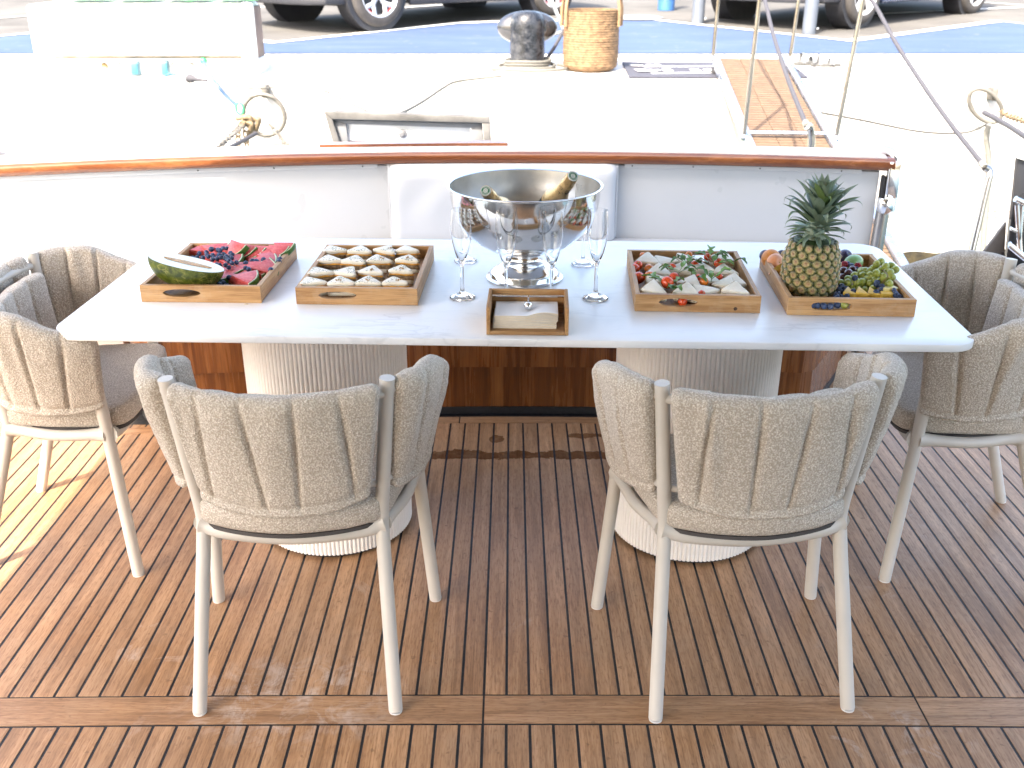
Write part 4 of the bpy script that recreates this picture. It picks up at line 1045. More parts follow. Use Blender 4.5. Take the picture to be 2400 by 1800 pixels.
# ---- wooden trays
TW, TD, TH, TT = .330, .432, .047, .0125
def holed_wall(L, Hh, th, hx, hz, ha, hb, name, mat, parent, loc, super_=2.0):
    """upright board in the XZ plane (thickness along +Y) with an oval hand hole"""
    angs = sorted(set([2*pi*k/48 for k in range(48)]+[atan2(z-hz, x-hx) % (2*pi) for x in (0, L) for z in (0, Hh)]))
    inner, outer = [], []
    for a in angs:
        c_, s_ = cos(a), sin(a)
        k = (abs(c_/ha)**super_+abs(s_/hb)**super_)**(-1/super_); inner.append((hx+k*c_, hz+k*s_))
        t = min([((L-hx)/c_ if c_ > 1e-9 else 1e9), (-hx/c_ if c_ < -1e-9 else 1e9), ((Hh-hz)/s_ if s_ > 1e-9 else 1e9), (-hz/s_ if s_ < -1e-9 else 1e9)])
        outer.append((hx+t*c_, hz+t*s_))
    n = len(angs); m = MB(); v = []
    for y in (0, th): v += [(x, y, z) for x, z in inner]+[(x, y, z) for x, z in outer]
    f = []
    for i in range(n):
        j = (i+1) % n
        f += [(i, j, n+j, n+i), (2*n+i, 3*n+i, 3*n+j, 2*n+j), (i, 2*n+i, 2*n+j, j), (n+i, n+j, 3*n+j, 3*n+i)]
    m.add(v, f); return m.build(name, mat, parent, loc=loc, smooth=30)
def tray(loc, rz, label, knot=False, sup=2.0):
    t = thing('wooden_tray', label, 'tray', (*loc, TZ), rz, 'wooden serving trays on the table')
    mb = MB(); mb.box((TW/2, TD/2, .005), (TW-.002, TD-.002, .008)); mb.build('tray_floor', M_tray_floor, t, smooth=0)
    holed_wall(TW, TH, TT, .113, .0255, .0525, .0110 if sup > 2 else .0112, 'end_board', M_tray_x, t, (0, 0, 0), sup)
    holed_wall(TW, TH, TT, TW-.113, .0255, .0525, .0110, 'end_board', M_tray_x, t, (0, TD-TT, 0), sup)
    for x in (TT/2, TW-TT/2):
        mb = MB(); mb.box((x, TD/2, TH/2+.0004), (TT, TD-2*TT-.0006, TH-.0008)); mb.build('side_board', M_tray_y, t, bevel=.001, seg=1, smooth=30)
    if knot:
        mb = MB(); mb.ball((.265, .0003, .011), (.0055, .0012, .005), 14, 8); mb.build('knot', simple('wood_knot', (.06, .03, .015), .6), t)
    return t
tray((-1.012, 2.660), radians(-1.9), 'wooden tray of watermelon and blueberries with a cut green melon')
tray((-.585, 2.640), radians(-1.9), 'wooden tray holding rows of herb-flecked tuna sandwiches')
tray((.327, 2.583), radians(-3.0), 'wooden tray of plain sandwiches with cherry tomatoes and rocket', True)
tray((.725, 2.553), radians(-3.0), 'wooden tray of mixed fruit around the pineapple', False, 3.2)

# ---- melon
def mk_rind():
    n = NT('melon_rind'); c = n.coord((1, 1, 1), False)
    wv = n.node('ShaderNodeVectorMath', {0: n.node('ShaderNodeTexNoise', {'Vector': c, 'Scale': 30.0}).outputs['Color'], 1: (.014, .014, .014)}, operation='MULTIPLY').outputs[0]
    cc = n.node('ShaderNodeVectorMath', {0: n.coord((.42, 1, 1), False), 1: wv}, operation='ADD').outputs[0]
    net = n.node('ShaderNodeTexVoronoi', {'Vector': cc, 'Scale': 95.0}, feature='DISTANCE_TO_EDGE').outputs['Distance']
    k = n.noise(c, 60, 4, .6)
    base = n.ramp(k, [(.35, (.020, .036, .004)), (.55, (.075, .098, .010)), (.7, (.15, .16, .025))])
    lines = n.math('MULTIPLY', n.ramp(net, [(.0, 1.0), (.07, 0.0)]), n.ramp(n.noise(c, 26, 3), [(.42, 0.0), (.6, .85)]))
    col = n.mix(lines, base, (.36, .33, .11))
    return n.out(Base_Color=col, Roughness=.38, Normal=n.bump(k, .2, .001))
M_rind = mk_rind()
M_melon = simple('pale_melon_flesh', (.70, .73, .62), .35, var=.05, vs=60, spec=.5)
M_seedp = simple('melon_seed_pulp', (.50, .26, .07), .4, var=.5, vs=160, bump=.6, bs=200, bd=.002)
Mx, My, Mz = (-0.902, 2.727, 0.812)
melon = thing('melon_half', 'halved green-rinded melon lying at the end of the watermelon tray', 'melon', (Mx, My+.012, .838), rot=(radians(-6), radians(12), radians(-5)))
la, lb = .106, .073
mb = MB(); rows = []; NN = 48
for i in range(NN+1):
    x = -la+2*la*i/NN; u_ = x/la; r_ = lb*max(1e-4, (1-abs(u_)**2.2))**.55
    rows.append([(x, r_*cos(pi+pi*j/28)*1.0, r_*sin(pi+pi*j/28)*.98) for j in range(29)])
mb.grid(rows); mb.build('rind', M_rind, melon, smooth=180)
mb = MB()
mb.grid([[(r[0][0]*.995, r[0][1]*.99*(1-2*j/20), .0005) for j in range(21)] for r in rows]); mb.build('flesh', M_melon, melon, smooth=60)
mb = MB(); rows2 = []
for i in range(41):
    x = -.068+.136*i/40; r_ = .019*max(1e-4, 1-(x/.068)**2)**.5
    rows2.append([(x+.004, r_*(1-2*j/10), .0012+.0028*max(0, 1-(1-2*j/10)**2)*(.6+.8*noise.noise(Vector((x*260, j*1.3, 2))))) for j in range(11)])
mb.grid(rows2); mb.build('seed_pulp', M_seedp, melon, smooth=60)

# ---- watermelon slices
def mk_wm():
    n = NT('watermelon_flesh'); c = n.coord((1, 1, 1), True)
    k = n.noise(c, 120, 4, .7); b = n.noise(c, 22, 3)
    col = n.ramp(k, [(.3, (.50, .045, .05)), (.55, (.66, .10, .10)), (.75, (.74, .22, .20))])
    col = n.mix(n.ramp(b, [(.45, 0.0), (.75, .45)]), col, (.76, .30, .27))
    return n.out(Base_Color=col, Roughness=.32, Subsurface_Weight=.15, Subsurface_Radius=(.01, .003, .003), Subsurface_Scale=.3, Normal=n.bump(k, .35, .0015))
M_wm = mk_wm(); M_wmw = simple('watermelon_white_rind', (.66, .70, .50), .4, var=.08, vs=40); M_wmg = simple('watermelon_green_skin', (.05, .16, .03), .35, var=.5, vs=60)
def wedge(name, r0, r1, ang, th, mat, n=10):
    p = [(r1*cos(a), r1*sin(a)) for a in [-ang/2+ang*k/n for k in range(n+1)]]
    if r0 > 0: p += [(r0*cos(a), r0*sin(a)) for a in [ang/2-ang*k/n for k in range(n+1)]]
    else: p += [(.004, .0)]
    m = MB(); m.prism(p, 0, th); me = m.mesh(name, mat, bevel=.0016, seg=2, smooth=50)
    for v in me.vertices:
        q = noise.noise(v.co*55); v.co.z += q*.0022
    return me
wm_var = []
for (RR, ang, th) in ((.088, .95, .017), (.094, .82, .015), (.080, 1.1, .019)):
    wm_var.append((wedge('flesh', 0, RR*.93, ang, th, M_wm), wedge('white_rind', RR*.9305, RR*.98, ang, th*.99, M_wmw), wedge('green_skin', RR*.9805, RR, ang, th*.98, M_wmg)))
WM = [  # tip position, height, yaw of the rind end (deg), pitch, roll, variant, label
 ((-0.991, 3.032, 0.776), 40, 5, 11, 0, 'watermelon slice lying by the left tray wall beyond the melon'),
 ((-0.963, 3.07, 0.784), -18, 5, 17, 1, 'watermelon slice at the far corner under two large blueberries'),
 ((-0.909, 3.014, 0.79), 12, 8, 13, 0, 'watermelon slice at the far end just behind the blueberry heap'),
 ((-0.841, 3.014, 0.822), -62, 38, 34, 2, 'upright watermelon slice with the highest pointed tip in the tray'),
 ((-0.831, 3.03, 0.806), -52, 26, 30, 0, 'leaning watermelon slice just right of the highest one'),
 ((-0.815, 3.025, 0.805), -42, 22, 26, 1, 'leaning watermelon slice with its green rind end pointing at the tray middle'),
 ((-0.781, 3.014, 0.801), -30, 14, 18, 1, 'watermelon slice before the far hand hole, dark green rind end'),
 ((-0.736, 3.008, 0.803), -34, 18, 22, 0, 'watermelon slice next to last in the far right corner'),
 ((-0.722, 3.022, 0.807), -34, 16, 24, 0, 'last watermelon slice in the far right tray corner'),
 ((-0.837, 2.983, 0.781), -4, 5, 9, 1, 'flat watermelon slice in the tray middle right of the blueberry heap'),
 ((-0.767, 2.958, 0.783), -8, 5, 9, 2, 'flat watermelon slice with pale rind along the right tray wall under one blueberry'),
 ((-0.948, 2.978, 0.774), 6, 5, 9, 1, 'thin watermelon slice just behind the melon face'),
 ((-0.884, 2.932, 0.784), -12, 5, 13, 0, 'watermelon slice in front of the blueberry heap beside the melon'),
 ((-0.781, 2.915, 0.783), 5, 5, 13, 0, 'watermelon slice behind the steep one with white rind'),
 ((-0.819, 2.895, 0.781), -24, 5, 14, 1, 'watermelon slice lying in front of the lowest blueberries of the heap'),
 ((-0.825, 2.876, 0.776), -36, 8, 16, 0, 'dark red watermelon slice overlapped in the middle of the tray front'),
 ((-0.763, 2.836, 0.78), 30, 5, 25, 0, 'steep watermelon slice showing its whole red face with white and green rind'),
 ((-0.844, 2.894, 0.774), -60, 5, 12, 1, 'watermelon slice half hidden behind the melon tip'),
 ((-0.814, 2.791, 0.766), -8, 5, 7, 2, 'lower one of two stacked watermelon slices at the tray front'),
 ((-0.793, 2.762, 0.779), -4, 5, 11, 2, 'large upper watermelon slice on top at the tray front right'),
 ((-0.906, 2.923, 0.77), 8, 3, 6, 1, 'watermelon slice low beside the melon face, behind the two peeping blueberries'),
 ((-0.879, 2.926, 0.774), -14, 4, 12, 2, 'watermelon slice between the melon face and the blueberry heap'),
 ((-0.795, 2.878, 0.772), -10, 4, 10, 1, 'watermelon slice under the dark pair of blueberries right of the tray middle'),
 ((-0.844, 2.864, 0.768), -70, 5, 6, 0, 'watermelon slice low between the melon and the front pair'),
]
for (p, yaw, pit, rol, vi, lab) in WM:
    t = thing('watermelon_slice', lab, 'watermelon slice', p, rot=(radians(rol), radians(pit*.7), radians(yaw)), group='watermelon slices in the fruit tray')
    a, b, c_ = wm_var[vi]
    sc_ = .80 if 'far right' in lab else (.9 if p[2] > .8 else 1.0)
    for me_ in (a, b, c_): place(me_, me_.name.split('.')[0], None, t, (0, 0, 0), (0, 0, 0), (sc_, sc_, 1))

# ---- blueberries
def mk_blue():
    n = NT('blueberry_skin'); c = n.coord((1, 1, 1), True)
    k = n.noise(c, 140, 3, .6); t_ = n.oi.outputs['Random']
    col = n.ramp(k, [(.35, (.014, .024, .062)), (.55, (.038, .064, .14)), (.7, (.10, .14, .235))])
    hs = n.node('ShaderNodeHueSaturation', {'Color': col, 'Value': n.math('ADD', n.math('MULTIPLY', t_, .7), .6)})
    return n.out(Base_Color=hs.outputs[0], Roughness=.42, Specular_IOR_Level=.4)
M_blueb = mk_blue()
mb = MB(); prof = [(0, -.0060), (.0030, -.0056), (.0058, -.0036), (.0070, 0), (.0066, .0028), (.0052, .0049), (.0036, .0060), (.0030, .0066), (.0022, .0062), (.0014, .0052), (0, .0050)]
mb.lathe(prof, 16); me_berry = mb.mesh('blueberry', M_blueb, smooth=60)
ORD = ('leftmost', 'second from the left', 'third from the left', 'fourth from the left', 'fifth from the left', 'sixth from the left', 'seventh from the left', 'eighth from the left', 'ninth from the left', 'rightmost')
def berries(pts, lab, grp, s0, s1, rows=1):
    P = sorted(pts, key=lambda p: -p[1]); n = len(P); per = (n+rows-1)//rows
    for r in range(rows):
        Q_ = sorted(P[r*per:(r+1)*per], key=lambda p: p[0])
        for i, p in enumerate(Q_):
            o = ORD[i] if i < len(Q_)-1 else 'rightmost'
            rw = '' if rows == 1 else (' of the far', ' of the second', ' of the third', ' of the near')[r if r < rows-1 else 3]+' row'
            berry(p, f'{lab}, {o}{rw}', grp, R(s0, s1))
def berry(p, lab, grp, s=1.0):
    o = place(me_berry, 'blueberry', None, None, p, (R(-1.2, 1.2), R(-1.2, 1.2), R(0, 6)), (s, s, s*R(.9, 1)))
    return tag(o, lab, 'blueberry', grp)
berries([(-0.912, 2.961, 0.797), (-0.916, 2.975, 0.8), (-0.919, 2.945, 0.792), (-0.892, 2.956, 0.796), (-0.881, 2.911, 0.796), (-0.869, 2.916, 0.797), (-0.857, 2.918, 0.801), (-0.868, 2.939, 0.802), (-0.856, 2.944, 0.803), (-0.84, 2.913, 0.806), (-0.839, 2.96, 0.802), (-0.829, 2.938, 0.803), (-0.825, 2.914, 0.801), (-0.828, 2.883, 0.803), (-0.833, 2.892, 0.804), (-0.822, 2.875, 0.802), (-0.81, 2.857, 0.802), (-0.8, 2.873, 0.799), (-0.827, 2.853, 0.797), (-0.815, 2.84, 0.794), (-0.859, 2.944, 0.797), (-0.871, 2.938, 0.794), (-0.883, 2.938, 0.794), (-0.836, 2.928, 0.797), (-0.905, 2.954, 0.793), (-0.847, 2.916, 0.798)], 'blueberry in the heap on the watermelon', 'blueberries heaped on the watermelon', .98, 1.18, 4)
berries([(-0.908, 3.002, 0.802), (-0.875, 2.978, 0.805), (-0.874, 3.01, 0.801), (-0.863, 3.01, 0.801), (-0.938, 2.977, 0.796), (-0.889, 3.004, 0.799)], 'large blueberry on the far watermelon slices', 'blueberries on the far watermelon slices', 1.05, 1.25, 1)
berries([(-0.954, 2.959, 0.786), (-0.941, 2.962, 0.787), (-0.974, 2.978, 0.78), (-0.861, 2.88, 0.79), (-0.851, 2.874, 0.79)], 'blueberry peeping out behind the cut melon face', 'blueberries behind the melon', 1, 1.15, 1)
berries([(-0.762, 2.824, 0.797), (-0.752, 2.817, 0.795), (-0.761, 2.9, 0.795), (-0.75, 2.9, 0.794), (-0.776, 2.881, 0.794), (-0.759, 2.785, 0.789)], 'blueberry between slices right of the heap', 'blueberries between the right slices', 1, 1.2, 1)
for P, l in zip([(-0.726, 2.894, 0.801), (-0.683, 2.915, 0.796), (-0.681, 2.891, 0.796), (-0.687, 2.807, 0.797), (-0.735, 2.972, 0.79)], ('single plump blueberry on a flat slice near the right tray wall', 'far one of two blueberries against the right tray wall', 'near one of two blueberries against the right tray wall', 'blueberry behind the white rind of the steep watermelon slice', 'blueberry under the green rind ends at the far right')):
    berry(P, l, 'blueberries along the right tray wall', 1.15)
berries([(-0.801, 2.782, 0.782), (-0.823, 2.759, 0.768), (-0.821, 2.78, 0.77), (-0.815, 2.771, 0.768), (-0.802, 2.753, 0.766)], 'dark blueberry in the gap beside the melon tip', 'blueberries by the melon tip', 1.1, 1.25, 1)

# ---- sandwiches
def mk_bread(name, herb):
    n = NT(name); c = n.coord((1, 1, 1), True)
    k = n.noise(c, 260, 4, .7); b = n.noise(c, 35, 3)
    col = n.ramp(b, [(.3, (.74, .68, .56)), (.7, (.82, .785, .70))])
    if herb:
        v = n.node('ShaderNodeTexVoronoi', {'Vector': c, 'Scale': 190.0}).outputs
        patch = n.ramp(n.noise(c, 38, 2), [(.44, 0.0), (.56, 1.0)])
        sxyz = n.node('ShaderNodeSeparateXYZ', {0: n.node('ShaderNodeNewGeometry').outputs['Normal']})
        topm = n.ramp(sxyz.outputs[2], [(.6, 0.0), (.8, 1.0)])
        f = n.math('MULTIPLY', n.math('MULTIPLY', n.ramp(v['Distance'], [(.30, 1.0), (.42, 0.0)]), patch), topm)
        col = n.mix(f, col, (.035, .085, .03))
    por = n.ramp(n.noise(c, 420, 2), [(.3, .8), (.45, 0.0)])
    col = n.mix(n.math('MULTIPLY', por, .22), col, (.50, .43, .32))
    return n.out(Base_Color=col, Roughness=.85, Normal=n.bump(k, .5, .0012), Subsurface_Weight=.1, Subsurface_Radius=(.004, .003, .002), Subsurface_Scale=.4)
M_breadh = mk_bread('herb_flecked_bread', True); M_bread = mk_bread('white_bread', False)
M_crust = simple('tan_crust', (.40, .24, .10), .8, var=.3, vs=120, bump=.4, bs=300)
M_tuna = simple('tuna_filling', (.25, .165, .09), .7, var=.6, vs=130, bump=.9, bs=220, bd=.003)
M_cheese = simple('orange_cheese', (.62, .30, .045), .45, var=.25, vs=90)
M_salad = simple('pale_filling', (.55, .46, .30), .7, var=.3, vs=120, bump=.6, bs=200)
M_nut = simple('nut_crumb', (.42, .25, .10), .7, var=.4, vs=200)
def tri(a, b, off=0): return [(-a/2+off, 0+off*.4), (a/2-off, 0+off*.4), (0.0+off*0-.012, b-off*1.2)]
def bend_mesh(me, amt, f=40, z=None, jit=.0012, seed=0):
    for v in me.vertices:
        q = noise.noise(Vector((v.co.x*f+seed, v.co.y*f, seed))); v.co.z += q*amt
        v.co.x += noise.noise(Vector((v.co.x*90+seed, v.co.y*90, v.co.z*90)))*jit; v.co.y += noise.noise(Vector((v.co.y*90, v.co.x*90, v.co.z*90+seed)))*jit
    return me
def sub_prism(poly, z0, z1, rnd, name, mat, seed, amt, jit, n=9):
    # rounded, subdivided triangular slab so that bread can sag and bulge
    P = []
    for i in range(3):
        a, b = Vector((*poly[i], 0)), Vector((*poly[(i+1) % 3], 0))
        for k in range(n): P.append(a.lerp(b, (k+.5)/n))
    for _ in range(1):
        P = [P[i]*.5+(P[i-1]+P[(i+1) % len(P)])*.25 for i in range(len(P))]
    ce = Vector(((poly[0][0]+poly[1][0]+poly[2][0])/3, (poly[0][1]+poly[1][1]+poly[2][1])/3, 0))
    m = MB(); rows = []
    for (g, z) in ((.001, z0), (.6, z0), (.96, z0), (1.0, z0+rnd), (1.012, (z0+z1)/2), (1.0, z1-rnd), (.955, z1-.0002), (.8, z1+.0007), (.45, z1+.0012), (.001, z1+.0012)):
        rows.append([tuple(ce+(p-ce)*g+Vector((0, 0, z))) for p in P])
    m.grid(rows, closev=True); me = m.mesh(name, mat, smooth=70)
    return bend_mesh(me, amt, 38, jit=jit, seed=seed)
sw_h, sw_p = [], []
for s_ in range(4):
    a, b = .083+R(-.005, .005), .071+R(-.005, .005); pl = tri(a, b)
    sw_h.append([(sub_prism(pl, 0, .011, .002, 'lower_bread', M_bread, s_, .0008, .0008)), sub_prism(tri(a*1.05, b*1.03), .0112, .0235, .002, 'tuna_filling', M_tuna, s_+9, .002, .006, 12),
                 sub_prism(tri(a*1.02, b*1.0), .0237, .0282, .0008, 'cheese', M_cheese, s_+3, .0014, .005), sub_prism(pl, .0284, .0385, .003, 'upper_bread', M_breadh, s_+5, .0018, .001)])
    a, b = .082+R(-.004, .004), .068+R(-.004, .004); pl = tri(a, b)
    sw_p.append([(sub_prism(pl, 0, .010, .002, 'lower_bread', M_bread, s_+20, .0008, .0008)), sub_prism(tri(a*.98, b*.98), .0102, .0155, .001, 'filling', M_salad, s_+29, .001, .002, 12), sub_prism(pl, .0157, .0275, .003, 'upper_bread', M_bread, s_+25, .0018, .001)])
def crust_strip(pl, z0, z1, name='crust', side=2, seed=0):
    a, b = Vector((*pl[side], 0)), Vector((*pl[(side+1) % 3], 0)); d = (b-a).normalized(); nr = Vector((d.y, -d.x, 0)); n = 8; m = MB(); rows = []
    for k in range(n+1):
        p = a.lerp(b, .06+.88*k/n)
        rows.append([tuple(p+nr*o+Vector((0, 0, z))) for o, z in ((-.0005, z0), (.0022, z0+.001), (.0026, (z0+z1)/2), (.0022, z1-.001), (-.0005, z1))])
    m.grid(rows); return m.mesh(name, M_crust, smooth=60)
cr_h = crust_strip(tri(.083, .071), .0290, .0372); cr_p = crust_strip(tri(.082, .068), .0165, .0265); cr_p1 = crust_strip(tri(.082, .068), .0165, .0265, side=1)
mb = MB()
for k in range(5): mb.ball((R(-.007, .007), R(-.006, .006), .001), (R(.0015, .003), R(.0015, .003), R(.0012, .0022)), 7, 5)
me_nut = mb.mesh('nut_crumbs', M_nut, smooth=60)
SH = [[(-0.532, 3.011, 0.79), (-0.461, 3.006, 0.79), (-0.389, 3.011, 0.79), (-0.316, 3.011, 0.79)], [(-0.532, 2.905, 0.79), (-0.465, 2.898, 0.79), (-0.39, 2.905, 0.79), (-0.309, 2.91, 0.79)], [(-0.538, 2.784, 0.79), (-0.475, 2.784, 0.79), (-0.401, 2.792, 0.79), (-0.316, 2.804, 0.79)], [(-0.541, 2.69, 0.79), (-0.467, 2.691, 0.79), (-0.394, 2.692, 0.79), (-0.32, 2.692, 0.79)]]
RN = ('back row', 'second row from the back', 'third row from the back', 'front row'); CN = ('first', 'second', 'third', 'last')
for r_ in range(4):
    for c_ in range(4):
        x, y, z = SH[r_][c_]
        q = (r_*4+c_*3+1) % 4
        t = thing('herb_sandwich', f'herb-flecked tuna sandwich triangle, {CN[c_]} from the left in the {RN[r_]}', 'sandwich', (x, y-.012, .7605), radians(R(-15, 15)+(8 if c_ == 0 else -12)), 'herb-flecked sandwiches in the tray')
        for me in sw_h[q]: place(me, me.name.split('.')[0], None, t)
        place(cr_h, 'crust', None, t)
        if (r_, c_) in ((1, 2), (3, 1), (3, 2), (3, 3), (2, 2), (0, 2), (1, 3), (2, 3)): place(me_nut, 'nut_crumbs', None, t, (R(-.012, .012), R(.016, .03), .0400), (0, 0, R(0, 6)), (1, 1, 1))
mb = MB()
for k in range(90):
    mb.ball((R(.02, .29), R(.03, .40), .0012), (R(.0008, .0022), R(.0008, .002), R(.0006, .0015)), 6, 4)
cm = mb.build('tuna_crumbs', M_tuna, loc=(-.585, 2.640, .7605), rot=(0, 0, radians(-1.9)), smooth=60); tag(cm, 'loose brown filling crumbs on the floor of the herb sandwich tray', 'crumbs', kind='stuff')

PS = [((0.397, 2.908, 0.784), -20, 0, 'plain sandwich at the far left corner of its tray before a hidden tomato'), ((0.463, 2.915, 0.784), 28, 1, 'plain sandwich second in the back row with its crust on the right'), ((0.53, 2.932, 0.784), 30, 1, 'plain sandwich third in the back row before the far hand hole'), ((0.62, 2.942, 0.784), -30, 0, 'plain sandwich in the far right corner under rocket leaves'), ((0.419, 2.807, 0.784), -14, 0, 'plain sandwich beside the three tomatoes in the second row'), ((0.48, 2.834, 0.784), -32, 0, 'plain sandwich behind the rocket in the second row'), ((0.542, 2.834, 0.784), -10, 1, 'plain sandwich in the very middle of the tomato tray'), ((0.607, 2.813, 0.784), -12, 1, 'plain sandwich by the right tray wall in the second row'), ((0.41, 2.738, 0.784), 14, 0, 'plain sandwich mostly hidden behind the brightest tomato'), ((0.485, 2.694, 0.784), -34, 0, 'plain sandwich right of the brightest tomato and its rocket'), ((0.543, 2.732, 0.784), -24, 1, 'plain sandwich under the upright rocket stalk'), ((0.611, 2.719, 0.784), -26, 0, 'plain sandwich by the right tray wall in the third row'), ((0.379, 2.633, 0.784), -16, 0, 'plain sandwich at the front left corner of its tray'), ((0.468, 2.63, 0.784), -22, 0, 'plain sandwich with a brown spot at the tray front'), ((0.532, 2.639, 0.784), 24, 1, 'plain sandwich with a torn edge at the tray front'), ((0.598, 2.63, 0.784), -22, 0, 'plain sandwich at the front right corner of its tray'), ((0.579, 2.691, 0.784), -40, 0, 'plain sandwich tucked behind the front right corner one')]
for i, (p, yaw, fl, lab) in enumerate(PS):
    t = thing('plain_sandwich', lab, 'sandwich', (p[0], p[1]-.014, .7605+(.004 if i % 3 == 0 else 0)), rot=(radians(10+R(-4, 4)), radians(R(-5, 5)), radians(yaw)), group='plain sandwiches with tomato and rocket')
    for me in sw_p[i % 4]: place(me, me.name.split('.')[0], None, t)
    place(cr_p1 if fl else cr_p, 'crust', None, t)
    t.location.z += .004
# ---- tomatoes
M_tom = simple('cherry_tomato_skin', (.66, .070, .018), .24, var=.2, vs=40, coat=.25, rv=.05)
M_tomo = simple('orange_tomato_skin', (.62, .16, .02), .24, var=.25, vs=40, coat=.25, rv=.05)
M_calyx = simple('stem_scar', (.30, .28, .08), .7)
mb = MB(); mb.lathe([(0, -.0125), (.006, -.0118), (.0115, -.007), (.0135, 0), (.0122, .0062), (.0085, .0105), (.004, .0118), (0, .0112)], 24); me_tom = mb.mesh('cherry_tomato', M_tom, smooth=80)
me_tomo = me_tom.copy(); me_tomo.materials.clear(); me_tomo.materials.append(M_tomo)
mb = MB(); mb.lathe([(0, .0112), (.0018, .0116), (.0022, .0124), (0, .0126)], 8); me_sc = mb.mesh('stem_scar', M_calyx)
for (p, s, o, lab) in [((0.392, 2.972, 0.79), 0.72, 1, 'tomato peeping over the far left sandwich'), ((0.366, 2.874, 0.79), 0.92, 0, 'darkest red tomato of the cluster by the left tray wall'), ((0.355, 2.854, 0.786), 0.98, 0, 'red tomato touching the left tray wall, middle of the cluster'), ((0.396, 2.846, 0.788), 0.95, 1, 'orange tomato tucked behind the second row sandwich'), ((0.356, 2.765, 0.786), 1.16, 0, 'largest red tomato at the near left of the cluster'), ((0.387, 2.767, 0.788), 1.1, 1, 'brownish orange tomato standing beside the largest red one'), ((0.451, 2.735, 0.797), 0.95, 0, 'tomato on the rocket behind the brightest one'), ((0.423, 2.672, 0.802), 1.18, 0, 'brightest orange-red tomato on top of the front rocket sprig'), ((0.462, 2.844, 0.794), 0.72, 0, 'tomato half hidden behind the second row sandwich'), ((0.529, 2.856, 0.797), 0.84, 0, 'tomato between rocket stalks in the tray middle'), ((0.529, 2.965, 0.795), 0.74, 1, 'tomato before the far hand hole behind the third sandwich'), ((0.578, 2.929, 0.799), 0.76, 0, 'tomato behind the leafy rocket at the far right'), ((0.598, 2.863, 0.8), 0.95, 0, 'round tomato on rocket near the far right corner'), ((0.517, 2.735, 0.796), 0.75, 0, 'red tomato below the middle sandwich'), ((0.514, 2.772, 0.792), 0.6, 0, 'small tomato just behind the middle pair'), ((0.579, 2.747, 0.794), 0.7, 0, 'tomato under the right-hand second row sandwich'), ((0.527, 2.693, 0.798), 0.85, 1, 'tomato lying under the upright rocket stalk'), ((0.508, 2.617, 0.787), 0.72, 0, 'tomato between the front row sandwiches'), ((0.594, 2.627, 0.778), 0.6, 0, 'tomato just showing above the front tray edge at the right')]:
    t = place(me_tomo if o else me_tom, 'cherry_tomato', None, None, p, (R(-1.0, -.2), R(-.6, .6), R(0, 6)), (s*1.12,)*3); tag(t, lab, 'tomato', 'cherry tomatoes among the plain sandwiches')
    place(me_sc, 'stem_scar', None, t)
t = place(me_tom, 'cherry_tomato', None, None, (0.455, 2.597, 0.773), (-.4, .3, 1), (.98,)*3); tag(t, 'dark red tomato seen through the front hand hole', 'tomato', 'cherry tomatoes among the plain sandwiches'); place(me_sc, 'stem_scar', None, t)
# ---- rocket
def mk_leafmat(name, a, b, rough=.5):
    n = NT(name); c = n.coord((1, 1, 1), True); k = n.noise(c, 60, 3)
    return n.out(Base_Color=n.ramp(k, [(.3, a), (.7, b)]), Roughness=rough, Subsurface_Weight=0.0, Normal=n.bump(k, .3, .001))
M_rocket = mk_leafmat('rocket_green', (.075, .18, .02), (.19, .36, .055)); M_rocket2 = mk_leafmat('dark_rocket_green', (.045, .125, .025), (.11, .24, .055))
def rocket_mesh(L, wmax, curl, seed, mat):
    rnd = random.Random(seed); m = MB(); rows = []; n = 18
    for i in range(n+1):
        t = i/n
        lob = (.12 if t < .3 else .30+.70*abs(sin((t-.3)*pi*3.4+.4)))*(1 if t < .82 else max(.05, (1-t)/.18*1.2))
        w_ = wmax*lob*(.55+.6*t) if t > .05 else wmax*.1
        x = L*t; z = curl*(t-t*t*.9)*L*1.6+.003*sin(t*9+seed)
        rows.append([(x+w_*.25, -w_, z+w_*.35), (x, -w_*.5, z+w_*.06), (x, 0, z), (x, w_*.5, z+w_*.06), (x+w_*.25, w_, z+w_*.35)])
    m.grid(rows); m2 = len(m.v); b = [(x, y, z-.0007) for x, y, z in m.v]; F = [tuple(m2+i for i in reversed(f)) for f in m.f]
    m.v += b; m.f += F; m.m += [0]*len(F)
    return m.mesh('leaf', mat, smooth=60)
rl = [rocket_mesh(.062, .013, .35, 1, M_rocket), rocket_mesh(.055, .011, .6, 2, M_rocket2), rocket_mesh(.070, .010, .2, 3, M_rocket), rocket_mesh(.048, .014, .5, 4, M_rocket2)]
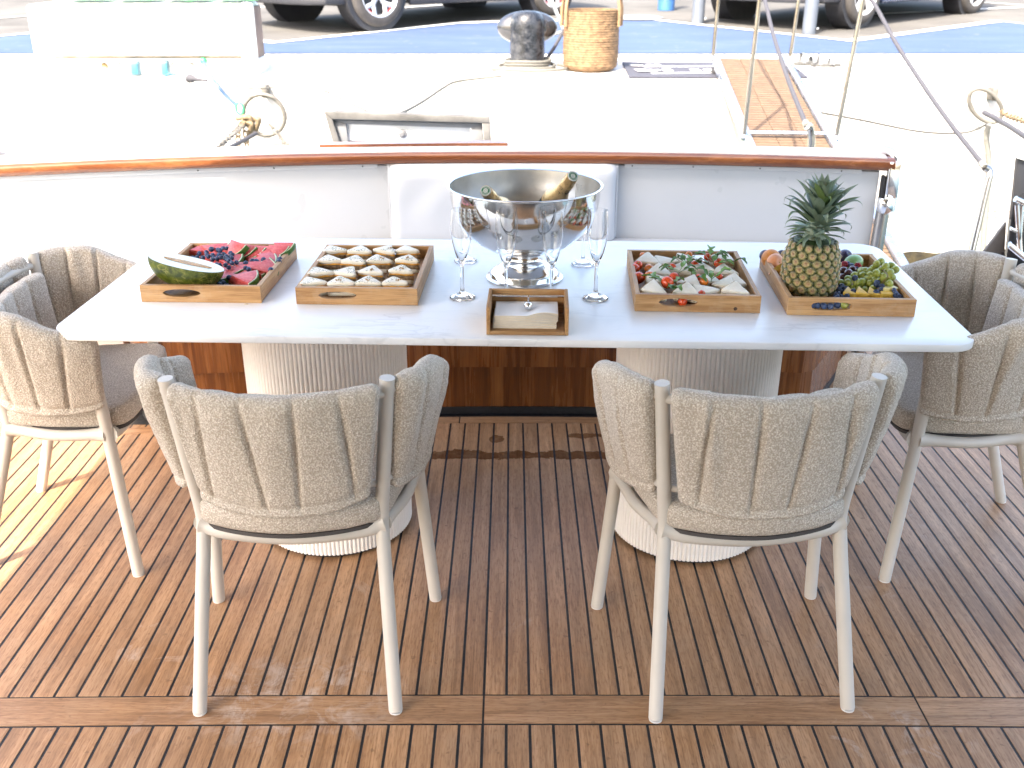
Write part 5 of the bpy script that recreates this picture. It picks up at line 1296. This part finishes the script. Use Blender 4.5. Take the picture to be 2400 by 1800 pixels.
for (p, sp, up_, lab) in [((0.507, 2.859, 0.795), ((70, 0), (110, 1), (200, 1), (-40, 3)), 0.3, 'rocket sprig of dark stalks between the second and third back sandwiches'), ((0.47, 2.768, 0.798), ((10, 1), (150, 0), (-30, 3), (190, 1), (60, 2)), 0.2, 'broad dark rocket sprig in the tray middle left of the middle sandwich'), ((0.576, 2.889, 0.803), ((20, 0), (150, 3), (80, 0), (-20, 1)), 0.35, 'leafy bright rocket sprig by the far right tomato'), ((0.577, 2.832, 0.799), ((160, 1), (20, 2), (70, 1), (-30, 0)), 0.15, 'rocket sprig lying under the round tomato at the right'), ((0.545, 2.681, 0.8), ((82, 2), (20, 0), (-15, 0), (150, 1)), 0.9, 'rocket sprig with one upright stalk and a pale flat leaf'), ((0.628, 2.849, 0.8), ((130, 1), (-40, 1)), 0.5, 'small rocket sprig hanging over the right tray wall'), ((0.421, 2.654, 0.792), ((-60, 0), (-80, 3), (130, 2), (35, 0)), 0.2, 'rocket sprig under the brightest tomato at the tray front'), ((0.411, 2.681, 0.796), ((150, 2), (120, 0)), 0.3, 'thin rocket leaves left of the brightest tomato'), ((0.51, 2.716, 0.795), ((100, 2), (-70, 1)), 0.3, 'thin rocket stalks beside the tomato pair in the middle')]:
    t = thing('rocket_sprig', lab, 'rocket sprig', p, 0, 'rocket sprigs on the plain sandwiches')
    for j, (yw, vi) in enumerate(sp): place(rl[vi], 'leaf', None, t, (0, 0, .002*j), (R(-.3, .3), -up_*R(.1, .7), radians(yw)))

# ---- pineapple
PX, PY = 0.823, 2.652+.068
pa = thing('pineapple', 'whole pineapple with blue-green crown standing in the mixed fruit tray', 'pineapple', (PX, PY, .7605), 0)
M_pcore = simple('pineapple_green_skin', (.022, .045, .010), .55, var=.5, vs=80, bump=.4, bs=120)
PH = .152
def prad(z):
    u_ = z/PH
    return .0735*(1-max(0, .18-u_)**2*5.0-max(0, u_-.55)**2*1.35)
mb = MB(); mb.lathe([(0.0001, 0)]+[(prad(PH*k/24)*.955, PH*k/24) for k in range(25)]+[(0.0001, PH+.004)], 48); mb.build('fruit_body', M_pcore, pa, smooth=80)
def mk_eye():
    n = NT('pineapple_eye'); c = n.coord((1, 1, 1), False)
    sx = n.node('ShaderNodeSeparateXYZ', {0: c})
    rr = n.math('SQRT', n.math('ADD', n.math('MULTIPLY', sx.outputs[0], sx.outputs[0]), n.math('MULTIPLY', sx.outputs[1], sx.outputs[1])))
    k = n.noise(n.coord((1, 1, 1), True), 170, 4, .7)
    rr = n.math('ADD', rr, n.math('MULTIPLY', n.math('SUBTRACT', k, .5), .008))
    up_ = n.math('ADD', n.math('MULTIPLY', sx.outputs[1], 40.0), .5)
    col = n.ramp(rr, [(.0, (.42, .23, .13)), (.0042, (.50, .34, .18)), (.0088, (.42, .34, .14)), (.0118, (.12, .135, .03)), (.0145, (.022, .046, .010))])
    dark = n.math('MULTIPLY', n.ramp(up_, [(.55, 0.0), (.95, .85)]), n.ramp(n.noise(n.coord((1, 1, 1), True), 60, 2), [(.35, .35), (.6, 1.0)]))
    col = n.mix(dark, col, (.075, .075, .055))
    col = n.mix(n.ramp(n.noise(n.coord((1, 1, 1), True), 330, 3), [(.55, 0.0), (.7, .6)]), col, (.58, .48, .34))
    return n.out(Base_Color=col, Roughness=.55, Normal=n.bump(k, .6, .002))
M_eye = mk_eye()
def eye_mesh(seed):
    m = MB(); rows = []; N = 18; rnd = random.Random(seed)
    for (g, h) in ((1.0, -.002), (.97, .0022), (.86, .0046), (.66, .0058), (.42, .0060), (.2, .0050), (.0, .0046)):
        row = []
        for j in range(N):
            a = 2*pi*j/N
            hexr = .0160/max(abs(cos((a % (pi/3))-pi/6)), .5)*.90
            x, y = hexr*g*cos(a), hexr*g*sin(a)*.93
            fl = (.0030*max(0, 1-abs(g-.45)/.4)*max(0, sin(a)))  # raised bract flap on the upper half
            row.append((x, y, h+fl+.0006*rnd.uniform(-1, 1)))
        rows.append(row)
    m.grid(rows, closev=True)
    m.add([(-.0035, .003, .0078), (.0035, .003, .0078), (0, -.0065, .0078), (0, .001, .0098)], [(0, 2, 3), (2, 1, 3), (1, 0, 3)])
    return m.mesh('eye', M_eye, smooth=50)
eyes = [eye_mesh(k) for k in range(4)]
rowsn = 8
for i in range(rowsn+1):
    z = .008+i*.0182
    if z > PH-.002: break
    rr = prad(z); sl_ = (prad(z+.004)-prad(max(0, z-.004)))/.008
    sc_ = rr/.0735*(1.0 if i > 0 else .9)*(1 if z < PH*.8 else .92)
    for k in range(16):
        a = 2*pi*(k+(i % 2)*.5)/16+.05+.10*(i/rowsn)
        nrm = Vector((cos(a), sin(a), -sl_)).normalized(); upv = Vector((0, 0, 1)); yv = (upv-nrm*nrm.dot(upv)).normalized(); xv = yv.cross(nrm)
        M = Matrix((xv, yv, nrm)).transposed()
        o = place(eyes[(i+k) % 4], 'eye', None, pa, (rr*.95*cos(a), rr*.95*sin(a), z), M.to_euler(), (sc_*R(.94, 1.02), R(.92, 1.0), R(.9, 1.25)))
def mk_pleaf():
    n = NT('pineapple_leaf'); c = n.coord((1, 1, 1), True)
    sx = n.node('ShaderNodeSeparateXYZ', {0: n.tc.outputs['Object']})
    k = n.noise(n.coord((12, 200, 60), True), 1.0, 3)
    col = n.ramp(k, [(.3, (.15, .215, .15)), (.7, (.28, .345, .255))])
    lime = n.math('MULTIPLY', n.ramp(n.oi.outputs['Random'], [(.72, 0.0), (.9, .75)]), 1.0)
    col = n.mix(lime, col, (.12, .19, .03))
    tip = n.ramp(n.noise(n.coord((30, 90, 90), True), 1, 3), [(.60, 0.0), (.72, .55)])
    col = n.mix(tip, col, (.16, .14, .05))
    return n.out(Base_Color=col, Roughness=.42, Normal=n.bump(k, .35, .001), Specular_IOR_Level=.4)
M_pleaf = mk_pleaf(); M_tip = simple('dry_leaf_tip', (.30, .22, .11), .7, var=.3, vs=80)
def pleaf(L, w_, curv, seed, hook=0.0):
    m = MB(); rows = []; n = 16; ang = 0; x = z = 0.0
    for i in range(n+1):
        t = i/n
        ww = w_*(.75+.5*t-1.1*t*t*t) if t < .55 else w_*(.842)*(1-((t-.55)/.45)**1.35)
        ww = max(ww, .0004)
        a = -curv*t*t-(hook*max(0, t-.78)*9)
        dz, dx = sin(a), cos(a)
        if i: x += L/n*dx; z += L/n*dz
        fold = .42*(1-.3*t)
        rows.append([(x-dz*ww*fold, -ww, z+dx*ww*fold), (x-dz*ww*.12, -ww*.5, z+dx*ww*.12), (x, 0, z), (x-dz*ww*.12, ww*.5, z+dx*ww*.12), (x-dz*ww*fold, ww, z+dx*ww*fold)])
    m.grid(rows); c_ = len(m.v); b = [(x, y, z-.0009) for x, y, z in m.v]; F = [tuple(c_+i for i in reversed(f)) for f in m.f]
    m.v += b; m.f += F; m.m += [0]*len(F)
    return m.mesh('leaf', M_pleaf, smooth=60)
lv = [pleaf(1, .145, .55, 1), pleaf(1, .125, .9, 2, .6), pleaf(1, .15, .35, 3), pleaf(1, .115, .7, 4, .9), pleaf(1, .165, .45, 5)]
K = 86; rl_ = random.Random(5)
for i in range(K):
    t_ = i/(K-1)
    a = i*2.39996+.4
    elv = radians(-22+104*t_**.72)+rl_.uniform(-.12, .12)
    Ln = (.048+.060*min(1, t_*2.0)-.022*max(0, t_-.75)/.25)*rl_.uniform(.85, 1.15)
    hz_ = PH+.002+.088*t_
    rr = .024*(1-.75*t_)
    place(lv[(i*3+i//5) % 5], 'leaf', None, pa, (rr*cos(a)+.012*t_, rr*sin(a), hz_), (rl_.uniform(-.25, .25), -elv, a), (Ln,)*3)
mb = MB(); mb.lathe([(0.0001, PH-.006), (.032, PH-.004), (.027, PH+.02), (.016, PH+.06), (.006, PH+.095), (0.0001, PH+.10)], 20); mb.build('crown_stem', M_pleaf, pa, smooth=60)

# ---- other fruit
M_peach = simple('orange_apricot_skin', (.62, .245, .06), .45, var=.22, vs=30)
M_papf = simple('papaya_flesh', (.70, .32, .17), .35, var=.12, vs=40)
M_paps = None
n = NT('papaya_skin'); c = n.coord((1, 1, 1), False)
M_paps = n.out(Base_Color=n.ramp(n.noise(c, 18, 3), [(.35, (.10, .13, .02)), (.5, (.42, .22, .03)), (.65, (.50, .19, .03))]), Roughness=.35)
M_plum = simple('dark_plum_skin', (.028, .018, .055), .35, var=.5, vs=40, coat=.2)
M_cherry = simple('cherry_skin', (.070, .008, .018), .14, var=.4, vs=50, coat=.6, rv=.04)
M_rasp = simple('raspberry_red', (.42, .02, .035), .4, var=.25, vs=90)
M_lime = simple('pale_green_mango_skin', (.20, .36, .14), .3, var=.3, vs=24, coat=.3)
M_passion = simple('brown_speckled_skin', (.30, .20, .08), .6, var=.5, vs=50, bump=.4, bs=160)
def fruit(name, label, cat, p, r, mat, rot=(0, 0, 0), sc=(1, 1, 1), group=None, stem=True):
    t = thing(name, label, cat, p, rot=rot, group=group)
    mb = MB(); rows = []; N, Kk = 28, 18
    prof = []
    for i in range(Kk+1):
        th_ = -pi/2+pi*i/Kk
        prof.append((max(1e-5, r*cos(th_)), r*sin(th_)-.18*r*exp(-((pi/2-th_)/.28)**2)))
    mb.lathe([(a*sc[0], b*sc[2]) for a, b in prof], N); mb.build('skin', mat, t, smooth=80)
    if stem: 
        mb = MB(); mb.tube([(0, 0, r*.74*sc[2]), (.001, 0, r*.90*sc[2])], .0016, 6); mb.build('stem_end', M_calyx, t)
    return t
fruit('plum', 'dark plum at the far left corner behind the apricots', 'plum', (0.751, 2.94, 0.8), .0175, M_plum, (.5, .2, 0), group='dark plums in the fruit tray')
fruit('plum', 'dark plum peeping between the apricot and the speckled fruit', 'plum', (0.806, 2.963, 0.795), .0155, M_plum, (.5, -.2, 0), group='dark plums in the fruit tray')
fruit('plum', 'dark plum behind the pale green mango', 'plum', (0.989, 2.942, 0.797), .022, M_plum, (.6, .5, 0), (1, 1, .9), group='dark plums in the fruit tray')
fruit('apricot', 'deep orange apricot, the farther of two leaning on the papaya', 'apricot', (0.764, 2.92, 0.796), .029, M_peach, (1.2, .3, 0), (1, 1, .86), group='apricots in the fruit tray')
fruit('apricot', 'pinkish orange apricot half between the papaya and the deep orange one', 'apricot', (0.77, 2.891, 0.793), .027, M_papf, (1.2, .4, .3), (1, 1, .8), group='apricots in the fruit tray')
fruit('passion_fruit', 'brown speckled passion fruit behind the pineapple', 'passion fruit', (0.817, 2.942, 0.797), .021, M_passion, (.3, .2, 0))
pp = thing('papaya_piece', 'cut papaya piece with green-orange skin beside the pineapple', 'papaya', (0.768, 2.829, 0.789), rot=(.15, -.25, .35))
mb = MB(); rows = []
for i in range(25):
    th_ = pi*i/24; rows.append([(.034*cos(th_), .027*sin(th_)*cos(ph), .029*sin(th_)*sin(ph)) for ph in [pi*.62+pi*1.26*j/16 for j in range(17)]])
mb.grid(rows); mb.build('skin', M_paps, pp, smooth=80)
mb = MB()
mb.grid([[tuple(Vector(r[0]).lerp(Vector(r[-1]), j/6)*.985+Vector((0, 0, -.0015*sin(pi*j/6)))) for j in range(7)] for r in rows]); mb.build('flesh', M_papf, pp, smooth=40)
mb = MB()
for k in range(7): mb.ball((R(.0, .022), R(-.006, .006), R(.003, .006)), .0019, 8, 6)
mb.build('seeds', M_plum, pp)
gm = fruit('green_mango', 'pale green oval mango behind the raspberries', 'mango', (1.0, 2.895, 0.792), .0235, M_lime, (0, pi/2-.15, .25), (1, 1, 1.25))
for (p, l) in [((0.955, 2.838, 0.803), 'raspberry half hidden beside the pineapple before the mango'), ((0.988, 2.822, 0.803), 'raspberry at the right of the three berries before the mango')]:
    t = thing('raspberry', l, 'raspberry', p, rot=(.5, .3, 0), group='raspberries before the mango')
    mb = MB()
    for i in range(6):
        zz = -.008+.0034*i; rr = .0085*sqrt(max(.02, 1-((zz+.002)/.0115)**2)); nn_ = max(4, int(rr/.0085*10))
        for k in range(nn_): mb.ball((rr*cos(2*pi*(k+.5*(i % 2))/nn_), rr*sin(2*pi*(k+.5*(i % 2))/nn_), zz), .0027, 7, 5)
    mb.build('drupelets', M_rasp, t, smooth=80)
for (p, l) in [((0.945, 2.809, 0.793), 'dark cherry touching the pineapple, upper one'), ((0.951, 2.783, 0.794), 'glossy purple cherry in front of the dark pair'), ((0.97, 2.809, 0.796), 'purple cherry just below the raspberries'), ((0.94, 2.79, 0.78), 'dark cherry touching the pineapple, lower one')]:
    fruit('cherry', l, 'cherry', p, .0125, M_cherry, (R(-1, 0), R(-.4, .4), 0), group='dark cherries beside the pineapple')
def mk_grape():
    n = NT('green_grape_skin'); c = n.coord((1, 1, 1), True); k = n.noise(c, 60, 3)
    return n.out(Base_Color=n.ramp(k, [(.3, (.235, .285, .045)), (.7, (.36, .39, .10))]), Roughness=.26, Subsurface_Weight=.35, Subsurface_Radius=(.012, .012, .003), Subsurface_Scale=.35, Coat_Weight=.2)
M_grape = mk_grape()
mb = MB(); mb.ball((0, 0, 0), (.0104, .0104, .0118), 20, 14); mb.lathe([(0, .0112), (.0012, .0119), (0, .0121)], 6); me_gr = mb.mesh('grape', M_grape, smooth=80)
G_ = [(1.018, 2.758, 0.828), (1.032, 2.768, 0.832), (1.032, 2.727, 0.83), (1.055, 2.745, 0.826), (1.059, 2.725, 0.822), (0.999, 2.697, 0.82), (1.035, 2.694, 0.822), (1.018, 2.691, 0.812), (1.038, 2.69, 0.812), (1.025, 2.662, 0.802), (1.024, 2.669, 0.792), (1.002, 2.759, 0.808), (0.994, 2.769, 0.805), (0.986, 2.783, 0.802), (0.983, 2.773, 0.798), (0.979, 2.747, 0.797), (1.0, 2.73, 0.8), (1.004, 2.713, 0.796), (0.958, 2.753, 0.797), (0.937, 2.737, 0.792), (0.929, 2.712, 0.789), (0.951, 2.708, 0.792), (0.968, 2.714, 0.79), (0.987, 2.73, 0.793), (0.99, 2.713, 0.787), (0.917, 2.732, 0.782), (0.943, 2.71, 0.772), (0.958, 2.709, 0.774), (0.968, 2.683, 0.776), (0.991, 2.684, 0.78), (0.997, 2.735, 0.803), (1.013, 2.7, 0.798), (1.028, 2.71, 0.788), (1.021, 2.73, 0.818), (1.001, 2.759, 0.8), (1.026, 2.732, 0.806), (1.03, 2.701, 0.8), (1.013, 2.73, 0.8), (0.987, 2.731, 0.772), (0.967, 2.726, 0.776), (1.034, 2.716, 0.818), (1.012, 2.765, 0.812)]
gb = thing('grape_bunch', 'bunch of green grapes heaped beside the pineapple', 'grapes', (G_[17][0], G_[17][1], .7605))
for p in G_:
    s_ = R(.95, 1.1); place(me_gr, 'grape', None, gb, tuple(Vector(p)-gb.location), (R(-1.2, 1.2), R(-1.2, 1.2), R(0, 6)), (s_,)*3)
g_in = (0.876, 2.555, 0.777)
place(me_gr, 'grape', None, gb, tuple(Vector((g_in[0], g_in[1]+.006, .776))-gb.location), (.3, 1, 0), (1, 1, 1))
mb = MB(); st_ = [tuple(Vector(p)-gb.location) for p in [(1.003, 2.659, 0.802), (1.007, 2.653, 0.815), (1.015, 2.657, 0.826), (1.019, 2.701, 0.826), (1.015, 2.708, 0.826)]]
mb.tube(spline(st_, 5), .0014, 6); mb.build('stem', simple('grape_stem', (.17, .12, .04), .7), gb)
berries([(0.942, 2.699, 0.806), (0.907, 2.695, 0.783), (0.916, 2.688, 0.778), (0.9, 2.69, 0.776), (0.926, 2.652, 0.782), (0.888, 2.66, 0.772), (0.905, 2.636, 0.774), (0.88, 2.645, 0.769), (0.893, 2.644, 0.768), (0.901, 2.682, 0.772)], 'blueberry by the pineapple base', 'blueberries by the pineapple base', 1.15, 1.35, 2)
berries([(1.0, 2.687, 0.797), (0.997, 2.677, 0.794), (1.002, 2.654, 0.796), (1.0, 2.644, 0.79), (0.984, 2.64, 0.784)], 'blueberry on the grapes above the pineapple chunks', 'blueberries on the grape bunch', 1.15, 1.35, 1)
berries([(1.029, 2.634, 0.792), (1.031, 2.625, 0.786), (1.03, 2.616, 0.784), (1.034, 2.61, 0.782), (1.038, 2.604, 0.78)], 'blueberry in the front right corner of the fruit tray', 'blueberries in the tray corner', 1.05, 1.25, 1)
berries([(0.969, 2.853, 0.8), (0.974, 2.831, 0.801), (0.981, 2.811, 0.797)], 'blueberry among the raspberries before the green mango', 'blueberries before the mango', 1.1, 1.3, 1)
berries([(0.804, 2.562, 0.7735), (0.82, 2.557, 0.7735), (0.837, 2.5549999999999997, 0.7735), (0.858, 2.5639999999999996, 0.7735), (0.79, 2.5589999999999997, 0.7735)], 'blueberry seen in the front hand hole', 'blueberries in the hand hole', 1.35, 1.35, 1)
M_pch = simple('pineapple_flesh', (.68, .44, .075), .35, var=.14, vs=70, bump=.4, bs=150, bd=.002)
M_pch2 = simple('pale_pineapple_flesh', (.66, .56, .22), .35, var=.12, vs=70, bump=.4, bs=150, bd=.002)
def chunk(poly, th_): 
    m = MB(); m.prism(poly, 0, th_); return m.mesh('pineapple_chunk', M_pch, bevel=.002, seg=2, smooth=50)
ck = chunk([(-.018, -.012), (.020, -.012), (-.012, .024)], .016); ck2 = chunk([(-.022, -.012), (.022, -.012), (.019, .012), (-.019, .012)], .017)
ck3 = ck2.copy(); ck3.materials.clear(); ck3.materials.append(M_pch2)
for (me, p, rz, rx, lab) in [(0, (0.919, 2.652, 0.77), -0.5, 0.25, 'first yellow pineapple wedge from the pineapple along the front tray edge'), (0, (0.948, 2.643, 0.773), -0.35, 0.3, 'second and largest yellow pineapple wedge along the front tray edge'), (0, (0.98, 2.645, 0.771), -0.3, 0.3, 'third yellow pineapple wedge along the front tray edge'), (1, (1.014, 2.632, 0.772), -0.05, 0.12, 'block-shaped pineapple chunk nearest the front right corner'), (2, (1.02, 2.65, 0.78), 0.2, 0.0, 'pale pineapple chunk behind the block-shaped one'), (2, (0.756, 2.741, 0.778), 0.9, 0.3, 'pale pineapple chunk by the left wall of the fruit tray')]:
    o = place((ck, ck2, ck3)[me], 'pineapple_chunk', None, None, p, (rx, 0, rz)); tag(o, lab, 'pineapple chunk', 'pineapple chunks in the fruit tray')

# ---- champagne bowl
bw = thing('champagne_bowl', 'large footed polished steel champagne bowl in the middle of the table', 'bowl', (.037, 2.888, TZ))
def bprof(n=18, dr=0.0, z0=.067, dep=.201, R0=.214):
    out = []
    for k in range(n+1):
        t = k/n; z = dep*t**1.55; h = 1-(z/dep)
        out.append(((R0-dr)*sqrt(max(0, 1-h**2.25)), z0+dr+z*(1-dr/dep)))
    return out
mb = MB(); po = bprof()
mb.lathe([(.0001, po[0][1])]+po+[(.219, .2685), (.2215, .2705), (.2215, .273), (.219, .2745), (.214, .272)], 96); mb.build('bowl_outside', M_steel, bw, smooth=60)
mb = MB(); pi_ = bprof(18, .0022)
mb.lathe([(.0001, pi_[0][1])]+pi_[:-1]+[(.2125, .2715)], 96); mb.build('bowl_inside', M_steel_b, bw, smooth=60)
mb = MB(); mb.lathe([(.112, 0), (.1125, .002), (.110, .0035), (.103, .004), (.1015, .006), (.1005, .017), (.097, .021), (.090, .026), (.077, .033), (.066, .042), (.0585, .0445), (.0595, .0475), (.0565, .049), (.047, .053), (.044, .060), (.0445, .071), (.052, .076)], 72); mb.build('foot', M_steel, bw, smooth=50)
# bottles
M_foil = simple('gold_foil', (.74, .50, .24), .34, .65, var=.12, vs=60, bump=.5, bs=90, bd=.002)
M_bglass = simple('dark_green_bottle_glass', (.012, .03, .014), .06, var=.1, rv=.02)
M_capw = simple('cap_white_metal', (.62, .63, .62), .35, .2, var=.03); M_capg = simple('cap_green', (.01, .14, .075), .4, var=.05)
def bottle(top, bot, label):
    top, bot = Vector(top), Vector(bot); ax = (top-bot); Lb = ax.length; ax.normalize()
    t = thing('champagne_bottle', label, 'bottle', tuple(bot), group='champagne bottles in the steel bowl')
    t.rotation_mode = 'QUATERNION'; t.rotation_quaternion = ax.to_track_quat('Z', 'Y')
    mb = MB(); mb.lathe([(0, .004), (.030, 0), (.036, .004), (.037, .012), (.037, .10), (.034, .135), (.024, .168), (.0185, .19)], 36); mb.build('glass_body', M_bglass, t, smooth=60)
    mb = MB(); rows = []
    for k in range(30):
        u_ = k/29; z = .112+(Lb-.112)*u_
        r0 = .0308 if u_ <= 0 else .0
        zz = z
        def rad(z):
            if z < .135: return .0348+.003*(.135-z)/.035
            if z < .168: return .0248+.010*(.168-z)/.033
            if z < .19: return .0190+.0058*(.19-z)/.022
            if z < Lb-.050: return .0165+.0025*(Lb-.050-z)/(Lb-.24+1e-6)*1.0
            if z < Lb-.040: return .0185
            if z < Lb-.022: return .0150
            return .0158
        row = []
        for j in range(40):
            a = 2*pi*j/40; rr = rad(z)+.0009*noise.noise(Vector((cos(a)*3, sin(a)*3, z*120)))*(1 if z > Lb-.07 else .4)
            row.append((rr*cos(a), rr*sin(a), z-.001))
        rows.append(row)
    mb.grid(rows, closev=True); mb.build('foil', M_foil, t, smooth=50)
    mb = MB(); mb.lathe([(.0, Lb), (.0138, Lb), (.0148, Lb-.001), (.0152, Lb-.003)], 36); cp = mb.build('cap', M_capw, t, smooth=30)
    mb = MB(); mb.lathe([(.0068, Lb+.0006), (.0116, Lb+.0006), (.0116, Lb+.0002), (.0068, Lb+.0002)], 36, closed=True); rg = mb.build('cap_ring', M_capg, cp, smooth=0)
    mb = MB(); mb.lathe([(.0, Lb+.0005), (.0062, Lb+.0005), (.0062, Lb+.0002)], 24)
    for k in range(7):
        a = .6+k*.29; mb.box((.0094*cos(a), .0094*sin(a), Lb+.0007), (.0022, .0013, .0004), (0, 0, a))
    for k in range(9):
        a = 3.5+k*.27; mb.box((.0094*cos(a), .0094*sin(a), Lb+.0007), (.0024, .0012, .0004), (0, 0, a))
    mb.build('cap_lettering', M_capw, cp, smooth=0)
    mb = MB(); mb.tube([(.0035*cos(a)*(1 if k % 2 else .5), .0035*sin(a), Lb+.0008) for k, a in enumerate([2*pi*q/9 for q in range(9)])], .0003, 4); mb.build('cap_emblem', M_capg, cp, smooth=0)
    for k in range(6):
        a = 2*pi*k/6; mb = MB(); mb.tube([(.0156*cos(a), .0156*sin(a), Lb-.004), (.0168*cos(a+.15), .0168*sin(a+.15), Lb-.018), (.0195*cos(a), .0195*sin(a), Lb-.044)], .0007, 5); mb.build('cage_wire', M_foil, t)
    return t
bottle((-.071, 2.735, 1.040), (.000, 2.962, .892), 'gold-foiled bottle leaning on the bowl rim towards the herb sandwiches')
b2 = bottle((.1655, 2.775, 1.071), (.088, 2.975, .905), 'gold-foiled bottle with script on its neck, leaning towards the tomato tray')
mb = MB(); zz = .20
P = [(.0197*cos(a), .0197*sin(a), zz+.02*k/16+.004*sin(k*1.9)) for k, a in enumerate([-1.75+.05*k for k in range(17)])]
mb.tube(P, .0007, 5); P = [(.0197*cos(a), .0197*sin(a), zz-.004+.014*k/8+.003*sin(k*2.3)) for k, a in enumerate([-1.45+.04*k for k in range(9)])]; mb.tube(P, .0006, 5); mb.build('neck_script', M_black, b2)
# ---- flutes
def flute_meshes():
    o = [(.0001, 0), (.034, 0), (.0355, .0012), (.035, .0028), (.030, .0055), (.018, .012), (.0085, .0165), (.0058, .021), (.0050, .030), (.0046, .085), (.0050, .094), (.0095, .105), (.0185, .130), (.0252, .158), (.0280, .185), (.0285, .205), (.0268, .235), (.0258, .247)]
    i = [(.0246, .247), (.0256, .235), (.0272, .205), (.0267, .185), (.0239, .158), (.0172, .132), (.0085, .111), (.003, .105), (.0001, .104)]
    m = MB(); m.lathe(o+i, 48); return m.mesh('flute_glass', M_glass, smooth=60)
fm = flute_meshes()
for (x, y, lab) in ((-.137, 2.697, 'empty clear champagne flute between the herb sandwich tray and the bowl'), (-.0155, 2.668, 'empty clear champagne flute behind the napkin box, left of its metal weight'), (.1075, 2.664, 'empty clear champagne flute behind the napkin box, right of its metal weight'), (.230, 2.689, 'empty clear champagne flute between the bowl and the tomato sandwich tray'), (-.143, 3.050, 'empty clear champagne flute standing behind the bowl on the herb sandwich side'), (.216, 3.016, 'empty clear champagne flute standing behind the bowl on the tomato tray side')):
    o = place(fm, 'champagne_flute', None, None, (x, y, TZ), (0, 0, R(0, 6))); tag(o, lab, 'champagne flute', 'champagne flutes around the bowl')
# ---- napkin box
nb = thing('napkin_box', 'small open bamboo napkin box with a chrome weight arm at the table edge', 'napkin box', (-.064, 2.402, TZ), radians(-1.6))
BW, BD, BH = .205, .150, .074
mb = MB(); mb.box((BW/2, BD/2, .005), (BW-.0185, BD, .010)); mb.build('base', M_bamboo_x, nb, bevel=.001, seg=1)
for x in (.0045, BW-.0045):
    mb = MB(); mb.prism([(0, 0), (BD, 0), (BD, BH), (.012, BH), (.004, BH-.003), (0, BH-.008)], 0, .009, Matrix(((0, 0, 1, x-.0045), (1, 0, 0, 0), (0, 1, 0, 0), (0, 0, 0, 1)))); mb.build('side_board', M_bamboo_y, nb, bevel=.0012, seg=2, smooth=40)
mb = MB(); mb.box((BW/2, BD-.0045, .0105+(BH-.011)/2), (BW-.0185, .009, BH-.011)); mb.build('back_board', M_bamboo_x, nb, bevel=.001, seg=1)
mb = MB(); mb.tube([(.009, BD-.022, .060), (BW-.009, BD-.022, .060)], .0028, 12); rd = mb.build('rod', M_chrome, nb)
mb = MB(); mb.tube([(.103, BD-.022, .060), (.103, BD-.05, .060), (.103, BD-.075, .057)], .0027, 12); mb.build('weight_arm', M_chrome, nb, smooth=60)
mb = MB(); mb.ball((.103, BD-.083, .0545), .0112, 24, 16); mb.lathe([(.0001, -.0145), (.004, -.011), (.008, -.008)], 20, Matrix.Translation((.103, BD-.083, .0545))); mb.build('weight_ball', M_chrome, nb, smooth=80)
M_nap = simple('white_paper_napkin', (.80, .80, .80), .85, var=.03, vs=20, bump=.12, bs=400, bd=.0005)
M_nape = simple('cream_paper_edges', (.68, .60, .48), .9, var=.12, vs=40)
np_ = thing('napkin_stack', 'stack of folded white paper napkins with cream edges held in the box', 'napkins', (-.045, 2.420, TZ+.0102), radians(-1.6))
NWd, NDp = .158, .112
def nz(x, y, lv):
    base = .0016*lv
    hump = (.010*max(0, 1-((x-.128)/.045)**2)*max(0, 1-y/.09)**.6 - .003*exp(-((x-.087)/.018)**2-((y-.045)/.03)**2))*max(0, (lv-8)/14)
    return base+hump+.0006*noise.noise(Vector((x*30, y*30, lv*.7)))
for lv in range(22):
    m = MB(); nx_, ny_ = 18, 8; jx = .0012*sin(lv*2.7)+(.0035 if lv > 10 else 0)-.002; jy = .0010*cos(lv*1.9)-(.0015 if lv > 10 else 0)
    topr = [[(NWd*i/nx_+jx, NDp*j/ny_+jy, nz(NWd*i/nx_, NDp*j/ny_, lv)+.0015) for j in range(ny_+1)] for i in range(nx_+1)]
    botr = [[(x, y, z-.0013) for x, y, z in r] for r in topr]
    m.grid(topr, 0); m.grid(botr, 0)
    # folded edge rim
    rim = [r[0] for r in topr]+[p for p in topr[-1][1:]]+[r[-1] for r in reversed(topr[:-1])]+[p for p in reversed(topr[0][1:-1])]
    m.grid([rim, [(x, y, z-.0013) for x, y, z in rim]], 1, closev=True)
    m.build('napkin', [M_nap, M_nape], np_, smooth=50)
mb = MB(); mb.lathe([(.0001, 0), (.0055, 0), (.005, .0012), (.0001, .0016)], 16); cr_ = mb.build('crumb', M_bread, loc=(-0.722, 2.64, 0.7505)); tag(cr_, 'tiny white crumb on the table before the watermelon tray', 'crumb')
